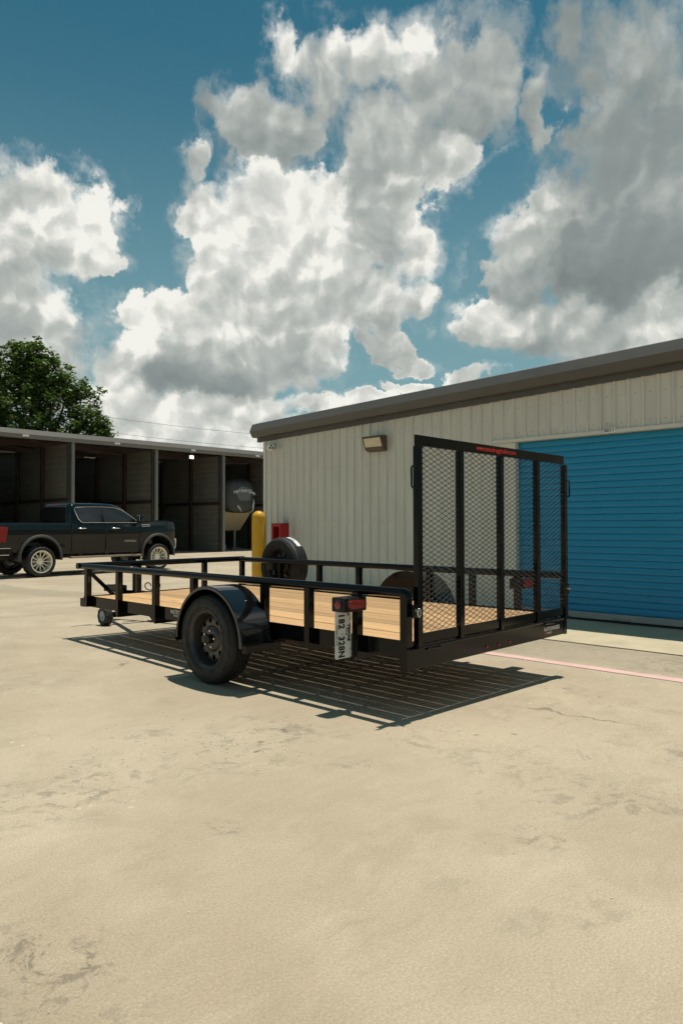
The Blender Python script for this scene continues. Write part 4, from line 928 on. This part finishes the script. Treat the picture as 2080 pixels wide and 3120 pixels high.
# spare wheel on its bracket outside the far rail
make_wheel('spare_wheel', (WT+.142, 3.585, .702), tr, wn)
spw = [o_ for o_ in bpy.data.objects if o_.name.startswith('spare_wheel')][0]
P_(MB().box(WT-.02, WT+.10, 3.56, 3.61, .60, .80).box(WT-.045, WT-.02, 3.50, 3.67, .66, .74), 'spare_bracket')
lab = MB(); n = 12
for k in range(n+1):
    a = R(-6-k*3.3)
    for h in (-.075, .0): lab.v.append((-h*1., math.sin(a)*.3335, math.cos(a)*.3335))
lab.f = [(2*k, 2*k+1, 2*k+3, 2*k+2) for k in range(n)]
lab.v = [(x*.8-.01, y, z) for x, y, z in lab.v]
lb = lab.build('tyre_label', 'white', spw, fix=False)
l2 = MB()
for k0, k1, hh in ((3.2, 4.6, .8), (5.2, 6.6, .9)):
    for k in (k0, k1):
        a = R(-6-k*3.3)
        for h in (-.045, .0): l2.v.append((-h*.8*hh+.0, math.sin(a)*.3345, math.cos(a)*.3345))
l2.f = [(0, 1, 3, 2), (4, 5, 7, 6)]
l2.build('label_print', 'bluelabel', spw, fix=False)
# tongue, coupler, jack, wiring
tg = empty('tongue', (0, 0, 0)); tg.parent = tr
for x in (.50, WT-.50): MB().bar((x, LT-.5, .335), (WT/2+(-.035 if x < 1 else .035), LT+1.12, .335), .05, .10).build('tongue_rail', 'steel', tg, bevel=.003)
MB().box(WT/2-.06, WT/2+.06, LT+.95, LT+1.20, .38, .45).box(WT/2-.045, WT/2+.045, LT+1.20, LT+1.34, .36, .44).build('coupler', 'steel', tg, bevel=.008)
MB().tube([(WT/2+.05, LT+.75, .12), (WT/2+.05, LT+.75, .74)], .030, 14).build('jack_tube', 'steel', tg, smooth=50)
MB().tube([(WT/2+.05, LT+.75, .74), (WT/2+.12, LT+.75, .745), (WT/2+.12, LT+.72, .80)], .010, 8).build('jack_crank', 'zinc', tg, smooth=50)
pts = []
for k in range(60):
    t = k/59*math.pi*5; pts.append((.78+.045*math.cos(t)*.9+k*.0025, LT-.03+.03*math.sin(t*.5), .505+.035*math.sin(t)+.012*math.cos(t*.4)))
MB().tube(pts, .006, 6).build('wiring_loop', 'rubber', tg, smooth=60)

# ------------------------------------------------------------------ hand dolly under the tongue
DX, DYY = .955, LT+.62; gz = g(.95, 4.9)
dl = empty('trailer_dolly', (DX, DYY, gz)); tag(dl, 'two-wheeled hand dolly with a bar handle under the trailer tongue', 'dolly')
for s_ in (-1, 1):
    w = empty('wheel', (s_*.325, 0, .115)); w.parent = dl; w.scale = (1.15, 1.15, 1.15)
    ty = MB(); n = 40; prof = [(.052, -.036), (.075, -.043), (.092, -.036), (.100, -.02), (.100, .02), (.092, .036), (.075, .043), (.052, .036)]
    ty.lathe(prof, (0, 0, 0), (1, 0, 0), n); L = len(prof)
    for k in range(n):
        for i in (2, 3, 4, 5):
            if (k//2+i//2) % 2: v = Vector(ty.v[k*L+i]); v -= Vector((0, v.y, v.z)).normalized()*.006; ty.v[k*L+i] = tuple(v)
    ty.build('tyre', 'tyre', w, smooth=25)
    MB().lathe([(0, .012), (.018, .012), (.018, .028), (.04, .020), (.05, .030), (.056, .036)], (0, 0, 0), (-1, 0, 0), 24).build('rim', 'dollyrim', w, smooth=40)
    MB().lathe([(0, .03), (.010, .03), (.010, .0)], (0, 0, 0), (-1, 0, 0), 10).build('axle_nut', 'zinc', w)
MB().tube([(-.36, 0, .10), (.36, 0, .10)], .012, 10).build('axle', 'steel', dl, smooth=50)
MB().box(-.25, .25, -.025, .025, .10, .15).box(-.03, .03, -.03, .03, .15, .285).build('frame', 'steel', dl, bevel=.004)
MB().bar((-.06, 0, .19), (-.42, .16, .60), .032, .045).build('handle_bar', 'steel', dl, bevel=.003)
hb = MB()
for k in range(3): f = .12+k*.06; c = Vector((-.06, 0, .19)).lerp(Vector((-.42, .16, .60)), f); hb.lathe([(0, .003), (.006, .003), (.006, 0)], c+Vector((-.018, -.018, .014))*0+Vector((.0, -.017, .0)), (0, -1, 0), 8)
hb.build('adjustment_holes', 'zinc', dl)
MB().tube([(-.55, .13, .605), (-.28, .19, .600)], .015, 12).build('hand_grip', 'rubber', dl, smooth=50)
